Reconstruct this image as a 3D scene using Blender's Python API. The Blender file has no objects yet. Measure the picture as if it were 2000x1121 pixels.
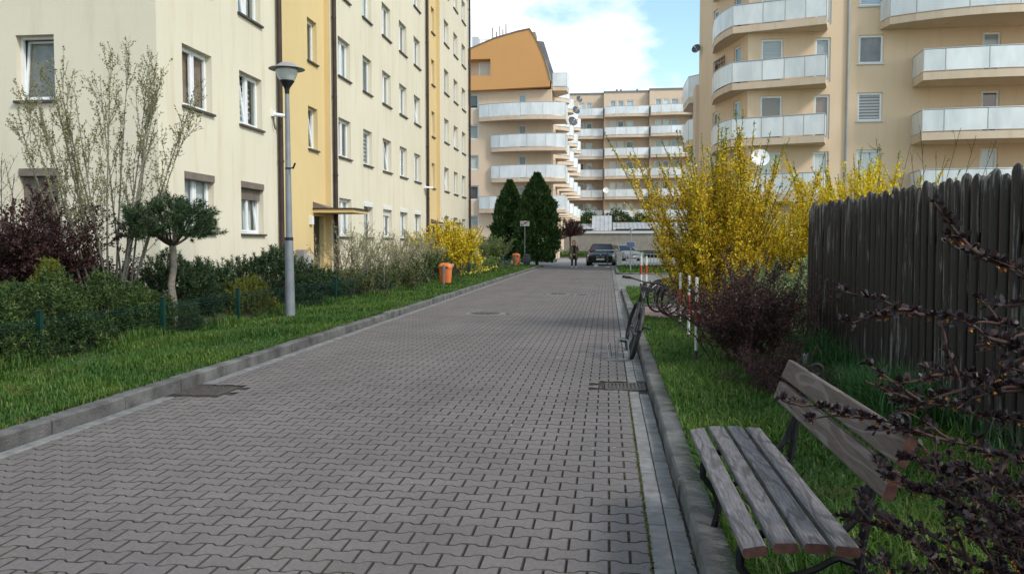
import bpy, bmesh, math, random
import numpy as np
from mathutils import Vector, Matrix
R = math.radians
random.seed(7); RG = np.random.default_rng(11)
scene = bpy.context.scene
COL = scene.collection

# ------------------------------------------------------------------ camera
cam_d = bpy.data.cameras.new('camera'); cam = bpy.data.objects.new('camera', cam_d); COL.objects.link(cam)
cam.location = (0, 0, 1.49); cam.rotation_euler = (R(90 - 2.951), 0, R(6.585))
cam_d.sensor_width = 36; cam_d.lens = 29.16; cam_d.clip_start = 0.05; cam_d.clip_end = 3000
scene.camera = cam

# ------------------------------------------------------------------ world, sun, exposure
SUN = Vector((0.72, -0.44, 0.76)).normalized()
world = bpy.data.worlds.new('World'); scene.world = world; world.use_nodes = True
wn = world.node_tree; wn.nodes.clear()
def N(nt, t, **kw):
    n = nt.nodes.new(t)
    for k, v in kw.items():
        if k.startswith('i_'):
            key = k[2:]
            n.inputs[int(key) if key.isdigit() else key.replace('_', ' ')].default_value = v
        else: setattr(n, k, v)
    return n
def L(nt, a, b): nt.links.new(a, b)
sky = N(wn, 'ShaderNodeTexSky', sky_type='NISHITA', sun_disc=False)
sky.sun_elevation = math.asin(SUN.z); sky.sun_rotation = math.atan2(SUN.x, SUN.y); sky.air_density = 1.3; sky.dust_density = 0.6; sky.ozone_density = 1.6
tc = N(wn, 'ShaderNodeTexCoord'); mp = N(wn, 'ShaderNodeMapping'); mp.inputs['Scale'].default_value = (1, 1, 2.0); mp.inputs['Rotation'].default_value = (0, 0, R(6)); mp.inputs['Location'].default_value = (7.7, 1.1, 0.6)
L(wn, tc.outputs['Generated'], mp.inputs['Vector'])
nz = N(wn, 'ShaderNodeTexNoise', i_Scale=2.2, i_Detail=8.0, i_Roughness=0.55); L(wn, mp.outputs[0], nz.inputs['Vector'])
rp = N(wn, 'ShaderNodeValToRGB'); rp.color_ramp.elements[0].position = 0.475; rp.color_ramp.elements[1].position = 0.56; L(wn, nz.outputs['Fac'], rp.inputs[0])
bg1 = N(wn, 'ShaderNodeBackground', i_Strength=0.15); tint = N(wn, 'ShaderNodeMix', data_type='RGBA', blend_type='MULTIPLY'); tint.inputs[0].default_value = 1; tint.inputs[7].default_value = (1.0, 1.1, 1.0, 1); L(wn, sky.outputs[0], tint.inputs[6]); L(wn, tint.outputs[2], bg1.inputs[0])
nz2 = N(wn, 'ShaderNodeTexNoise', i_Scale=6.0, i_Detail=5.0); L(wn, mp.outputs[0], nz2.inputs['Vector'])
cr = N(wn, 'ShaderNodeValToRGB'); cr.color_ramp.elements[0].color = (0.80, 0.85, 0.92, 1); cr.color_ramp.elements[1].color = (1, 1, 1, 1); cr.color_ramp.elements[0].position = .35; cr.color_ramp.elements[1].position = .6
L(wn, nz2.outputs['Fac'], cr.inputs[0])
bg2 = N(wn, 'ShaderNodeBackground', i_Strength=1.15); L(wn, cr.outputs[0], bg2.inputs[0])
mx = N(wn, 'ShaderNodeMixShader'); L(wn, rp.outputs[0], mx.inputs[0]); L(wn, bg1.outputs[0], mx.inputs[1]); L(wn, bg2.outputs[0], mx.inputs[2])
wo = N(wn, 'ShaderNodeOutputWorld'); L(wn, mx.outputs[0], wo.inputs[0])
sd = bpy.data.lights.new('sun', 'SUN'); sd.energy = 2.1; sd.angle = R(12); sd.color = (1, .95, .87)
sun = bpy.data.objects.new('sun', sd); COL.objects.link(sun); sun.rotation_euler = (-SUN).to_track_quat('-Z', 'Y').to_euler(); sun.location = (20, -20, 40)
vs = scene.view_settings; vs.view_transform = 'Standard'; vs.look = 'None'; vs.exposure = 0.5; vs.gamma = 1; vs.use_curve_mapping = False

# ------------------------------------------------------------------ materials
def base_mat(name, rough=.8, spec=.3, metal=0):
    m = bpy.data.materials.new(name); m.use_nodes = True; nt = m.node_tree
    b = nt.nodes['Principled BSDF']; b.inputs['Roughness'].default_value = rough; b.inputs['Specular IOR Level'].default_value = spec; b.inputs['Metallic'].default_value = metal
    return m, nt, b
def mixc(nt, fac, a, b, mode='MIX'):
    n = N(nt, 'ShaderNodeMix', data_type='RGBA', blend_type=mode)
    for s, v in ((n.inputs[0], fac), (n.inputs[6], a), (n.inputs[7], b)):
        if isinstance(v, (int, float)): s.default_value = v
        elif isinstance(v, tuple): s.default_value = v if len(v) == 4 else (*v, 1)
        else: L(nt, v, s)
    return n.outputs[2]
def ramp(nt, src, p0, p1, c0=(0, 0, 0, 1), c1=(1, 1, 1, 1)):
    r = N(nt, 'ShaderNodeValToRGB'); e = r.color_ramp.elements; e[0].position = p0; e[1].position = p1; e[0].color = c0; e[1].color = c1; L(nt, src, r.inputs[0]); return r.outputs[0]
def coords(nt, scale=(1, 1, 1), kind='Object'):
    t = N(nt, 'ShaderNodeTexCoord'); m = N(nt, 'ShaderNodeMapping'); m.inputs['Scale'].default_value = scale
    if kind == 'World':
        g = N(nt, 'ShaderNodeNewGeometry'); L(nt, g.outputs['Position'], m.inputs['Vector'])
    else: L(nt, t.outputs[kind], m.inputs['Vector'])
    return m.outputs[0]
def noise(nt, vec, scale, detail=4, rough=.55, dist=0):
    n = N(nt, 'ShaderNodeTexNoise', i_Scale=scale, i_Detail=detail, i_Roughness=rough, i_Distortion=dist); L(nt, vec, n.inputs['Vector']); return n.outputs['Fac']
def bump(nt, b, src, strength=.3, dist=.01):
    n = N(nt, 'ShaderNodeBump', i_Strength=strength, i_Distance=dist); L(nt, src, n.inputs['Height']); L(nt, n.outputs[0], b.inputs['Normal'])
def rnd(nt):
    g = N(nt, 'ShaderNodeNewGeometry'); o = N(nt, 'ShaderNodeObjectInfo'); a = N(nt, 'ShaderNodeMath', operation='ADD'); L(nt, g.outputs['Random Per Island'], a.inputs[0]); L(nt, o.outputs['Random'], a.inputs[1])
    f = N(nt, 'ShaderNodeMath', operation='FRACT'); L(nt, a.outputs[0], f.inputs[0]); return f.outputs[0]
def pm(name, c1, c2=None, scale=6, rough=.8, bmp=0, bscale=60, bdist=.005, stretch=(1, 1, 1), kind='World', vary=0, metal=0, spec=.3, detail=5, lo=.35, hi=.65, stain=0):
    m, nt, b = base_mat(name, rough, spec, metal); c2 = c2 or c1
    v = coords(nt, stretch, kind); col = mixc(nt, ramp(nt, noise(nt, v, scale, detail), lo, hi), c1, c2)
    if vary:
        r = N(nt, 'ShaderNodeMapRange', i_3=1 - vary, i_4=1 + vary); L(nt, rnd(nt), r.inputs[0])
        hs = N(nt, 'ShaderNodeHueSaturation'); L(nt, r.outputs[0], hs.inputs['Value']); L(nt, col, hs.inputs['Color']); col = hs.outputs[0]
    if stain:
        big = ramp(nt, noise(nt, v, .55, 5, .6), .3, .7, (1 - stain,) * 3 + (1,), (1 + stain * .5,) * 3 + (1,)); col = mixc(nt, 1.0, col, big, 'MULTIPLY')
        lane = coords(nt, (1, .05, 1), 'World'); ln = ramp(nt, noise(nt, lane, 1.6, 3), .35, .7, (1 - stain * .6, 1 - stain * .6, 1 - stain * .55, 1), (1.05, 1.04, 1.02, 1)); col = mixc(nt, 1.0, col, ln, 'MULTIPLY')
        sp = ramp(nt, noise(nt, v, 2.6, 6, .7), .66, .74); k = N(nt, 'ShaderNodeMath', operation='MULTIPLY', i_1=.45); L(nt, sp, k.inputs[0]); col = mixc(nt, k.outputs[0], col, (.05, .046, .042))
    L(nt, col, b.inputs['Base Color'])
    if bmp: bump(nt, b, noise(nt, v, bscale, 4), bmp, bdist)
    return m
def stucco(name, c, dirt=(.45, .42, .36), amt=.45):
    m, nt, b = base_mat(name, .92, .12)
    v = coords(nt, (1, 1, 1), 'World'); s = coords(nt, (1, 1, .12), 'World')
    big = ramp(nt, noise(nt, v, .35, 5), .35, .7); st = ramp(nt, noise(nt, s, 2.4, 6, .65), .5, .8)
    col = mixc(nt, big, c, tuple(x * .93 for x in c))
    k = N(nt, 'ShaderNodeMath', operation='MULTIPLY', i_1=amt); L(nt, st, k.inputs[0])
    col = mixc(nt, k.outputs[0], col, tuple(x * d * 1.7 for x, d in zip(c, dirt)))
    sp = ramp(nt, noise(nt, v, 90, 2), .35, .7, (.93, .93, .93, 1), (1.03, 1.03, 1.03, 1)); col = mixc(nt, 1.0, col, sp, 'MULTIPLY')
    L(nt, col, b.inputs['Base Color']); bump(nt, b, noise(nt, v, 120, 3), .25, .004); return m
def leafmat(name, cols, rough=.55, trans=.25, pos=None):
    m, nt, b = base_mat(name, rough, .25)
    r = N(nt, 'ShaderNodeValToRGB'); e = r.color_ramp.elements
    while len(e) < len(cols): e.new(.5)
    for i, c in enumerate(cols): e[i].position = (pos[i] if pos else i / max(1, len(cols) - 1)); e[i].color = (*c, 1)
    L(nt, rnd(nt), r.inputs[0]); L(nt, r.outputs[0], b.inputs['Base Color'])
    t = N(nt, 'ShaderNodeBsdfTranslucent'); L(nt, r.outputs[0], t.inputs[0]); x = N(nt, 'ShaderNodeMixShader', i_0=trans); L(nt, b.outputs[0], x.inputs[1]); L(nt, t.outputs[0], x.inputs[2])
    L(nt, x.outputs[0], nt.nodes['Material Output'].inputs[0]); return m
def patchy(m, dark, light, sc=.9):
    nt = m.node_tree; b = nt.nodes['Principled BSDF']; src = b.inputs['Base Color'].links[0].from_socket; v = coords(nt, (1, 1, 1), 'World')
    c = mixc(nt, ramp(nt, noise(nt, v, sc, 4), .38, .62), dark, light); o = mixc(nt, 1.0, src, c, 'MULTIPLY')
    dry = ramp(nt, noise(nt, v, sc * 3.1, 3), .60, .72); o = mixc(nt, dry, o, mixc(nt, .6, o, (.16, .13, .045)))
    L(nt, o, b.inputs['Base Color']); tr = [n for n in nt.nodes if n.type == 'BSDF_TRANSLUCENT'][0]; L(nt, o, tr.inputs[0]); return m
def glassmat(name, tint=(.9, .95, 1), refl=1.0):
    m = bpy.data.materials.new(name); m.use_nodes = True; nt = m.node_tree; nt.nodes.remove(nt.nodes['Principled BSDF'])
    g = N(nt, 'ShaderNodeBsdfGlossy', i_Roughness=.02); g.inputs[0].default_value = (*tint, 1); t = N(nt, 'ShaderNodeBsdfTransparent'); t.inputs[0].default_value = (.95, .97, .97, 1)
    f = N(nt, 'ShaderNodeFresnel', i_IOR=1.75); k = N(nt, 'ShaderNodeMath', operation='MULTIPLY', i_1=refl, use_clamp=True); L(nt, f.outputs[0], k.inputs[0]); ge = N(nt, 'ShaderNodeNewGeometry'); iv = N(nt, 'ShaderNodeMath', operation='SUBTRACT', i_0=1.0); L(nt, ge.outputs['Backfacing'], iv.inputs[1]); k2 = N(nt, 'ShaderNodeMath', operation='MULTIPLY'); L(nt, k.outputs[0], k2.inputs[0]); L(nt, iv.outputs[0], k2.inputs[1])
    x = N(nt, 'ShaderNodeMixShader'); L(nt, k2.outputs[0], x.inputs[0]); L(nt, t.outputs[0], x.inputs[1]); L(nt, g.outputs[0], x.inputs[2]); L(nt, x.outputs[0], nt.nodes['Material Output'].inputs[0]); return m
def woodmat(name, c1, c2, c3, grain=9.0, axis=1, rough=.75, kind='Object', figure=True):
    m, nt, b = base_mat(name, rough, .25); sc = [14, 14, 14]; sc[axis] = .9
    v = coords(nt, tuple(sc), kind); f = noise(nt, v, grain, 6, .65, .4)
    col = mixc(nt, ramp(nt, f, .35, .68), c1, c2)
    sc2 = [9, 9, 9]; sc2[axis] = 1.1; v2 = coords(nt, tuple(sc2), kind)
    o = N(nt, 'ShaderNodeObjectInfo'); ad = N(nt, 'ShaderNodeVectorMath', operation='ADD'); cmb = N(nt, 'ShaderNodeCombineXYZ')
    mu = N(nt, 'ShaderNodeMath', operation='MULTIPLY', i_1=17.0); L(nt, o.outputs['Random'], mu.inputs[0])
    for i in range(3): L(nt, mu.outputs[0], cmb.inputs[i])
    L(nt, v2, ad.inputs[0]); L(nt, cmb.outputs[0], ad.inputs[1])
    n2 = noise(nt, ad.outputs[0], 1.0, 2, .4)
    w = N(nt, 'ShaderNodeMath', operation='MULTIPLY', i_1=40.0); L(nt, n2, w.inputs[0]); s = N(nt, 'ShaderNodeMath', operation='SINE'); L(nt, w.outputs[0], s.inputs[0])
    ring = ramp(nt, s.outputs[0], .55, .98)
    if figure: 
        k = N(nt, 'ShaderNodeMath', operation='MULTIPLY', i_1=.6); L(nt, ring, k.inputs[0]); col = mixc(nt, k.outputs[0], col, c3)
    L(nt, col, b.inputs['Base Color']); h = N(nt, 'ShaderNodeMath', operation='SUBTRACT'); L(nt, f, h.inputs[0]); L(nt, ring, h.inputs[1]); bump(nt, b, h.outputs[0], .25, .003); return m
M = {}
M['cream'] = stucco('cream_stucco', (.70, .642, .515), amt=.7); M['yellow'] = stucco('yellow_stucco', (.68, .52, .27), amt=.25)
M['peach'] = stucco('peach_stucco', (.71, .545, .39), amt=.4); M['peach2'] = stucco('pale_peach_stucco', (.68, .53, .40), amt=.3); M['orange'] = stucco('orange_stucco', (.60, .32, .13), amt=.15)
M['slab'] = stucco('balcony_slab', (.66, .53, .41), amt=.9); M['socle'] = pm('socle_plaster', (.24, .21, .18), (.33, .29, .25), 5, bmp=.3)
M['dark_brown'] = pm('dark_brown_metal', (.035, .022, .017), (.055, .037, .028), 3, .5); M['sill'] = pm('brown_sill', (.06, .045, .04), (.09, .07, .06), 4, .55)
M['shutter'] = pm('brown_shutter', (.15, .12, .10), (.19, .155, .13), 4, .55); M['shutter_white'] = pm('white_shutter', (.66, .65, .63), (.72, .71, .69), 4, .5)
M['pvc'] = pm('white_pvc', (.78, .79, .80), (.72, .73, .74), 3, .4); M['pane'] = glassmat('window_glass')
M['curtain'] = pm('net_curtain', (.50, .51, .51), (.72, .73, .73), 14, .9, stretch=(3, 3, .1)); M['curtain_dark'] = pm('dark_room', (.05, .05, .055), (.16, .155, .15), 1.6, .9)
M['blind'] = pm('grey_blind', (.36, .37, .38), (.46, .47, .48), 2, .9, stretch=(.1, .1, 9)); M['brown_blind'] = pm('brown_blind', (.24, .16, .12), (.27, .185, .14), 2, .9)
def stripes(name, a, b_, per):
    m, nt, b = base_mat(name, .9, .1); v = coords(nt, (1, 1, 1), 'World'); s = N(nt, 'ShaderNodeSeparateXYZ'); L(nt, v, s.inputs[0])
    k = N(nt, 'ShaderNodeMath', operation='MULTIPLY', i_1=2 * math.pi / per); L(nt, s.outputs[2], k.inputs[0]); q = N(nt, 'ShaderNodeMath', operation='SINE'); L(nt, k.outputs[0], q.inputs[0])
    L(nt, mixc(nt, ramp(nt, q.outputs[0], .45, .55), a, b_), b.inputs['Base Color']); return m
M['stripe'] = stripes('zebra_blind', (.10, .10, .10), (.60, .61, .60), .15); M['venetian'] = stripes('venetian_blind', (.30, .36, .44), (.68, .72, .78), .09)
M['frost'] = pm('frosted_panel', (.60, .63, .65), (.75, .77, .79), 1.6, .3, spec=.5, stretch=(1, 1, .35), vary=.07); M['rail'] = pm('steel_rail', (.45, .46, .47), None, 3, .4, metal=.6)
M['roofgrey'] = pm('grey_roof_metal', (.16, .16, .17), (.22, .22, .23), 1.2, .5, metal=.2)
M['paver'] = pm('concrete_paver', (.122, .106, .102), (.162, .144, .139), 45, .75, .6, 260, .004, vary=.06, detail=8, spec=.4, stain=.20)
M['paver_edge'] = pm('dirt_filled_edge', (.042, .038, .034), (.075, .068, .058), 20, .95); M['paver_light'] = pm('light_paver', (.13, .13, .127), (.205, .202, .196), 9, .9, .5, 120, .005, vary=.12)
M['joint'] = pm('sandy_joint', (.022, .020, .017), (.045, .041, .032), 9, .95, .4, 200); M['kerb'] = pm('kerb_concrete', (.062, .060, .057), (.155, .151, .146), 3.2, .9, .9, 60, .012, vary=.14, detail=9)
M['redpaver'] = pm('red_paver', (.24, .165, .14), (.30, .22, .19), 3, .9, .4, 120, vary=.12); M['asphalt'] = pm('pale_asphalt', (.20, .195, .195), (.26, .255, .25), 2, .9, .4, 150)
M['moss'] = pm('moss', (.07, .09, .02), (.12, .11, .035), 30, .95, .8, 80, .01)
M['soil'] = pm('mulch_soil', (.035, .024, .018), (.075, .052, .038), 22, .95, .9, 60, .03); M['turf'] = pm('turf_soil', (.03, .055, .012), (.055, .085, .02), 14, .95, .6, 60, .02)
M['grass'] = leafmat('grass_blades', [(.036, .088, .014), (.058, .132, .020), (.092, .18, .032), (.22, .24, .085)], .5, .35, [0, .4, .85, 1]); M['grass_dark'] = leafmat('long_grass_blades', [(.022, .075, .018), (.04, .11, .03), (.07, .15, .045)], .5, .3)
patchy(M['grass'], (.62, .75, .75), (1.25, 1.1, 1.0))
M['iron'] = pm('black_cast_iron', (.009, .009, .010), (.016, .016, .018), 20, .65, .3, 90, .003, spec=.15); M['grate'] = pm('grate_iron', (.05, .045, .042), (.085, .07, .062), 20, .7, .4, 60)
M['bench'] = woodmat('weathered_grey_plank', (.075, .067, .069), (.21, .197, .20), (.045, .038, .038), grain=12); M['bench_back'] = woodmat('brown_stained_plank', (.070, .051, .045), (.125, .094, .084), (.18, .15, .138), grain=7); M['bench_end'] = pm('reddish_plank_end', (.06, .024, .02), (.10, .045, .036), 30, .7)
M['bolt'] = pm('zinc', (.4, .4, .42), None, 5, .4, metal=.8); M['galv'] = pm('galvanised_grey', (.19, .205, .225), (.24, .255, .275), 4, .55, metal=.3)
M['greenpaint'] = pm('green_powder_coat', (.004, .026, .018), (.006, .036, .026), 5, .45); M['lampwhite'] = pm('milky_lamp_glass', (.56, .57, .56), (.62, .63, .62), 2, .25, spec=.5); M['hat'] = pm('lamp_hat_grey', (.22, .22, .23), (.28, .28, .29), 3, .5); M['black'] = pm('black_plastic', (.015, .015, .016), (.025, .025, .027), 5, .5)
M['orangebin'] = pm('orange_plastic', (.62, .17, .045), (.55, .14, .035), 3, .45, spec=.4); M['greybin'] = pm('dark_grey_plastic', (.055, .058, .07), (.075, .08, .09), 3, .5)
M['white'] = pm('white_paint', (.60, .60, .58), (.36, .35, .33), 14, .6); M['red'] = pm('red_paint', (.35, .04, .03), (.27, .035, .028), 10, .6); M['blue'] = pm('blue_sign', (.06, .10, .19), None, 3, .4)
M['bark'] = pm('grey_brown_bark', (.16, .145, .115), (.25, .23, .19), 30, .9, .6, 60, .006); M['bark_dark'] = pm('dark_bark', (.05, .035, .03), (.085, .062, .05), 30, .9, .6, 60, .006); M['bark_pine'] = pm('pine_bark', (.15, .125, .10), (.24, .205, .17), 18, .9, .9, 40, .015)
M['twig_purple'] = pm('purple_twig', (.045, .022, .02), (.075, .04, .032), 30, .85); M['twig_dark'] = pm('brown_twig', (.075, .045, .025), (.12, .08, .045), 20, .85); M['twig_yellow'] = pm('yellow_brown_twig', (.17, .115, .045), (.24, .17, .07), 20, .85)
M['needle'] = leafmat('pine_needles', [(.014, .036, .010), (.032, .068, .016), (.095, .15, .035), (.24, .26, .09)], .5, .15, [0, .5, .85, 1]); M['needle_dark'] = leafmat('dark_pine_needles', [(.010, .028, .010), (.022, .05, .018), (.085, .12, .05)], .5, .15)
M['gold'] = leafmat('golden_conifer', [(.06, .085, .012), (.13, .15, .02), (.24, .22, .035)], .6, .2); M['thuja'] = leafmat('thuja_fronds', [(.013, .040, .010), (.042, .095, .024), (.13, .20, .06)], .6, .15)
M['forsythia'] = leafmat('forsythia_flowers', [(.55, .38, .015), (.74, .57, .02), (.85, .70, .05)], .6, .35); M['forsythia_dull'] = leafmat('fading_forsythia_flowers', [(.44, .25, .012), (.68, .46, .016), (.82, .64, .035)], .6, .3); M['fresh'] = leafmat('fresh_leaves', [(.08, .14, .025), (.14, .22, .04), (.24, .30, .08)], .5, .35)
M['purple'] = leafmat('barberry_leaves', [(.026, .013, .013), (.050, .023, .022), (.085, .040, .035), (.16, .09, .065)], .45, .15, [0, .5, .9, 1]); M['purple_near'] = leafmat('near_barberry_leaves', [(.018, .012, .015), (.030, .019, .023), (.045, .027, .031), (.075, .038, .032)], .45, .12, [0, .5, .85, 1]); M['berry'] = leafmat('barberry_buds', [(.20, .05, .015), (.35, .12, .02), (.48, .25, .05)], .5, .2)
M['olive'] = leafmat('sparse_spring_leaves', [(.12, .115, .04), (.20, .19, .065), (.32, .29, .12)], .6, .3); M['hedge'] = leafmat('hedge_leaves', [(.045, .075, .02), (.09, .13, .035), (.16, .14, .06)], .6, .2); M['shrubgreen'] = leafmat('shrub_leaves', [(.03, .055, .014), (.055, .09, .022), (.09, .13, .035)], .5, .25)
M['budding'] = leafmat('pale_buds', [(.22, .22, .08), (.36, .35, .16), (.50, .47, .26)], .6, .3)
M['variegated'] = leafmat('pale_edged_leaves', [(.07, .13, .03), (.15, .22, .07), (.40, .44, .24)], .5, .3)
M['rusty'] = pm('red_brown_rail', (.12, .045, .025), (.16, .065, .035), 10, .75)
def fencewood():
    m, nt, b = base_mat('flaking_dark_stain', .6, .35); v = coords(nt, (26, 26, 1.6), 'World'); v2 = coords(nt, (60, 60, 5), 'World'); v3 = coords(nt, (1, 1, .6), 'World')
    base = mixc(nt, noise(nt, v, 2, 4), (.011, .0072, .006), (.024, .0155, .0125))
    a = noise(nt, v, 1.1, 6, .7); c = noise(nt, v3, 2.0, 3); ad = N(nt, 'ShaderNodeMath', operation='MULTIPLY_ADD', i_1=.45); L(nt, c, ad.inputs[0]); L(nt, a, ad.inputs[2])
    z = N(nt, 'ShaderNodeSeparateXYZ'); L(nt, coords(nt, (1, 1, 1), 'World'), z.inputs[0]); 
    hz = N(nt, 'ShaderNodeMapRange', i_1=1.55, i_2=2.0, i_3=0.0, i_4=.065); L(nt, z.outputs[2], hz.inputs[0]); a2 = N(nt, 'ShaderNodeMath', operation='ADD'); L(nt, ad.outputs[0], a2.inputs[0]); L(nt, hz.outputs[0], a2.inputs[1]); fl = ramp(nt, a2.outputs[0], .825, .87); col = mixc(nt, fl, base, mixc(nt, noise(nt, v2, 1.5, 3), (.085, .072, .065), (.19, .17, .155)))
    L(nt, col, b.inputs['Base Color']); bump(nt, b, a, .35, .004); return m
M['fence'] = fencewood()
M['carpaint'] = pm('black_car_paint', (.005, .005, .007), None, 3, .25, spec=.22); M['carglass'] = pm('car_glass', (.012, .016, .02), None, 3, .06, spec=.45); M['tyre'] = pm('tyre_rubber', (.014, .014, .015), (.024, .024, .024), 30, .85); M['alloy'] = pm('alloy', (.35, .36, .38), None, 3, .35, metal=.8); M['silver'] = pm('silver_paint', (.25, .26, .28), None, 3, .3, metal=.5); M['headlight'] = pm('headlight', (.55, .58, .62), None, 3, .12, spec=.6)
M['skin'] = pm('skin', (.55, .33, .24), (.60, .38, .29), 10, .55); M['hair'] = pm('brown_hair', (.16, .075, .04), (.22, .11, .06), 40, .6); M['coat'] = pm('olive_brown_coat', (.115, .085, .06), (.15, .115, .082), 20, .9); M['cloth_black'] = pm('black_cloth', (.012, .012, .014), (.02, .02, .022), 20, .9)
M['sheet'] = pm('grey_sheet_metal', (.34, .36, .38), (.44, .46, .48), 1.0, .5, metal=.2); M['wallgrey'] = pm('grey_block_wall', (.21, .195, .18), (.27, .25, .23), 2, .9, .3, 50); M['coping'] = pm('pale_coping', (.5, .52, .54), None, 3, .7); M['daffodil'] = leafmat('daffodil_petals', [(.70, .58, .03), (.75, .66, .10)], .6, .3); M['granite'] = pm('speckled_granite', (.22, .22, .22), (.5, .49, .47), 30, .7); M['pipegrey'] = pm('grey_pipe', (.36, .36, .35), (.42, .42, .41), 3, .5)
M['dish'] = pm('dish_grey', (.30, .31, .32), (.36, .37, .38), 3, .5); M['doorbrown'] = pm('dark_door', (.035, .04, .03), (.05, .055, .042), 4, .4)

# ------------------------------------------------------------------ mesh builder
def unit(v): v = np.asarray(v, float); return v / (np.linalg.norm(v) + 1e-12)
class MB:
    def __init__(s): s.v = []; s.f = []
    def add(s, vs, fs): o = len(s.v); s.v += [tuple(map(float, p)) for p in vs]; s.f += [tuple(i + o for i in f) for f in fs]; return s
    def box(s, x0, x1, y0, y1, z0, z1, bev=0):
        if bev:
            b = min(bev, (x1 - x0) / 2.2, (y1 - y0) / 2.2, (z1 - z0) / 2.2); vs = []
            def ring(i, z): return [(x0 + i, y0 + i, z), (x1 - i, y0 + i, z), (x1 - i, y1 - i, z), (x0 + i, y1 - i, z)]
            vs = ring(b, z0) + ring(0, z0 + b) + ring(0, z1 - b) + ring(b, z1); fs = [(3, 2, 1, 0), (12, 13, 14, 15)]
            for k in range(3):
                for i in range(4): j = (i + 1) % 4; fs.append((k * 4 + i, k * 4 + j, k * 4 + 4 + j, k * 4 + 4 + i))
            return s.add(vs, fs)
        vs = [(x0, y0, z0), (x1, y0, z0), (x1, y1, z0), (x0, y1, z0), (x0, y0, z1), (x1, y0, z1), (x1, y1, z1), (x0, y1, z1)]
        return s.add(vs, [(3, 2, 1, 0), (4, 5, 6, 7), (0, 1, 5, 4), (1, 2, 6, 5), (2, 3, 7, 6), (3, 0, 4, 7)])
    def prism(s, poly, z0, z1):
        n = len(poly); vs = [(x, y, z0) for x, y in poly] + [(x, y, z1) for x, y in poly]
        return s.add(vs, [tuple(range(n))[::-1], tuple(range(n, 2 * n))] + [(i, (i + 1) % n, n + (i + 1) % n, n + i) for i in range(n)])
    def bar(s, p0, p1, w, h, up=(0, 0, 1)):
        p0 = np.array(p0, float); p1 = np.array(p1, float); d = unit(p1 - p0); u = np.array(up, float)
        if abs(d @ unit(u)) > .98: u = np.array((1., 0, 0))
        a = unit(np.cross(d, u)) * w / 2; b = unit(np.cross(a, d)) * h / 2
        vs = [p + i * a + j * b for p in (p0, p1) for i, j in ((-1, -1), (1, -1), (1, 1), (-1, 1))]
        return s.add(vs, [(3, 2, 1, 0), (4, 5, 6, 7), (0, 1, 5, 4), (1, 2, 6, 5), (2, 3, 7, 6), (3, 0, 4, 7)])
    def tube(s, pts, rad, n=8, cap=True, closed=False):
        P = np.array(pts, float); k = len(P); rad = np.full(k, rad, float) if np.isscalar(rad) else np.array(rad, float)
        T = np.gradient(P, axis=0) if not closed else np.roll(P, -1, 0) - np.roll(P, 1, 0); up = np.array((0, 0, 1.)) if abs(unit(T[0])[2]) < .9 else np.array((1., 0, 0)); vs = []; a = None
        for i in range(k):
            t = unit(T[i]); a = unit(np.cross(t, up)) if a is None else unit(a - t * (a @ t)); b = np.cross(t, a)
            for j in range(n): q = 2 * math.pi * j / n; vs.append(P[i] + rad[i] * (math.cos(q) * a + math.sin(q) * b))
        fs = []
        for i in range(k if closed else k - 1):
            i2 = (i + 1) % k
            for j in range(n): fs.append((i * n + j, i * n + (j + 1) % n, i2 * n + (j + 1) % n, i2 * n + j))
        if cap and not closed: fs += [tuple(range(n))[::-1], tuple((k - 1) * n + j for j in range(n))]
        return s.add(vs, fs)
    def cyl(s, p0, p1, r0, r1=None, n=12): return s.tube([p0, p1], [r0, r0 if r1 is None else r1], n)
    def lathe(s, prof, c=(0, 0, 0), n=24, sx=1, sy=1, a0=0):
        vs = [(c[0] + r * sx * math.cos(2 * math.pi * j / n + a0), c[1] + r * sy * math.sin(2 * math.pi * j / n + a0), c[2] + z) for r, z in prof for j in range(n)]; k = len(prof); fs = []
        for i in range(k - 1):
            for j in range(n): fs.append((i * n + j, i * n + (j + 1) % n, (i + 1) * n + (j + 1) % n, (i + 1) * n + j))
        fs += [tuple(range(n))[::-1], tuple((k - 1) * n + j for j in range(n))]
        return s.add(vs, fs)
    def torus(s, c, R0, r, n=28, m=8, axis=(0, 1, 0)):
        ax = unit(axis); u = unit(np.cross(ax, (0.3, .1, 1))); w = np.cross(ax, u)
        return s.tube([np.array(c) + R0 * (math.cos(q) * u + math.sin(q) * w) for q in np.linspace(0, 2 * math.pi, n, endpoint=False)], r, m, closed=True)
    def mesh(s, name):
        me = bpy.data.meshes.new(name); me.from_pydata(s.v, [], s.f); me.update(); return me
    def build(s, name, mat, parent=None, local=False, smooth=False): return obj(name, s.mesh(name), mat, parent, local, smooth)
def wl(o):
    v = Vector((0, 0, 0))
    while o is not None: v = v + o.location; o = o.parent
    return v
def obj(name, me, mat=None, parent=None, local=False, smooth=False):
    o = bpy.data.objects.new(name, me); COL.objects.link(o)
    if mat and not me.materials: me.materials.append(mat)
    if smooth:
        me.polygons.foreach_set('use_smooth', np.ones(len(me.polygons), bool))
        try: me.set_sharp_from_angle(angle=R(40))
        except Exception: pass
    if parent is not None:
        o.parent = parent
        if not local: o.location = -wl(parent)
    return o
def tag(o, label=None, cat=None, group=None, kind=None):
    if label: o['label'] = label
    if cat: o['category'] = cat
    if group: o['group'] = group
    if kind: o['kind'] = kind
    return o
def thing(name, label, cat, loc=(0, 0, 0), rz=0, group=None):
    o = bpy.data.objects.new(name, None); COL.objects.link(o); o.location = loc; o.rotation_euler = (0, 0, rz); o.empty_display_size = .2
    return tag(o, label, cat, group)
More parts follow.
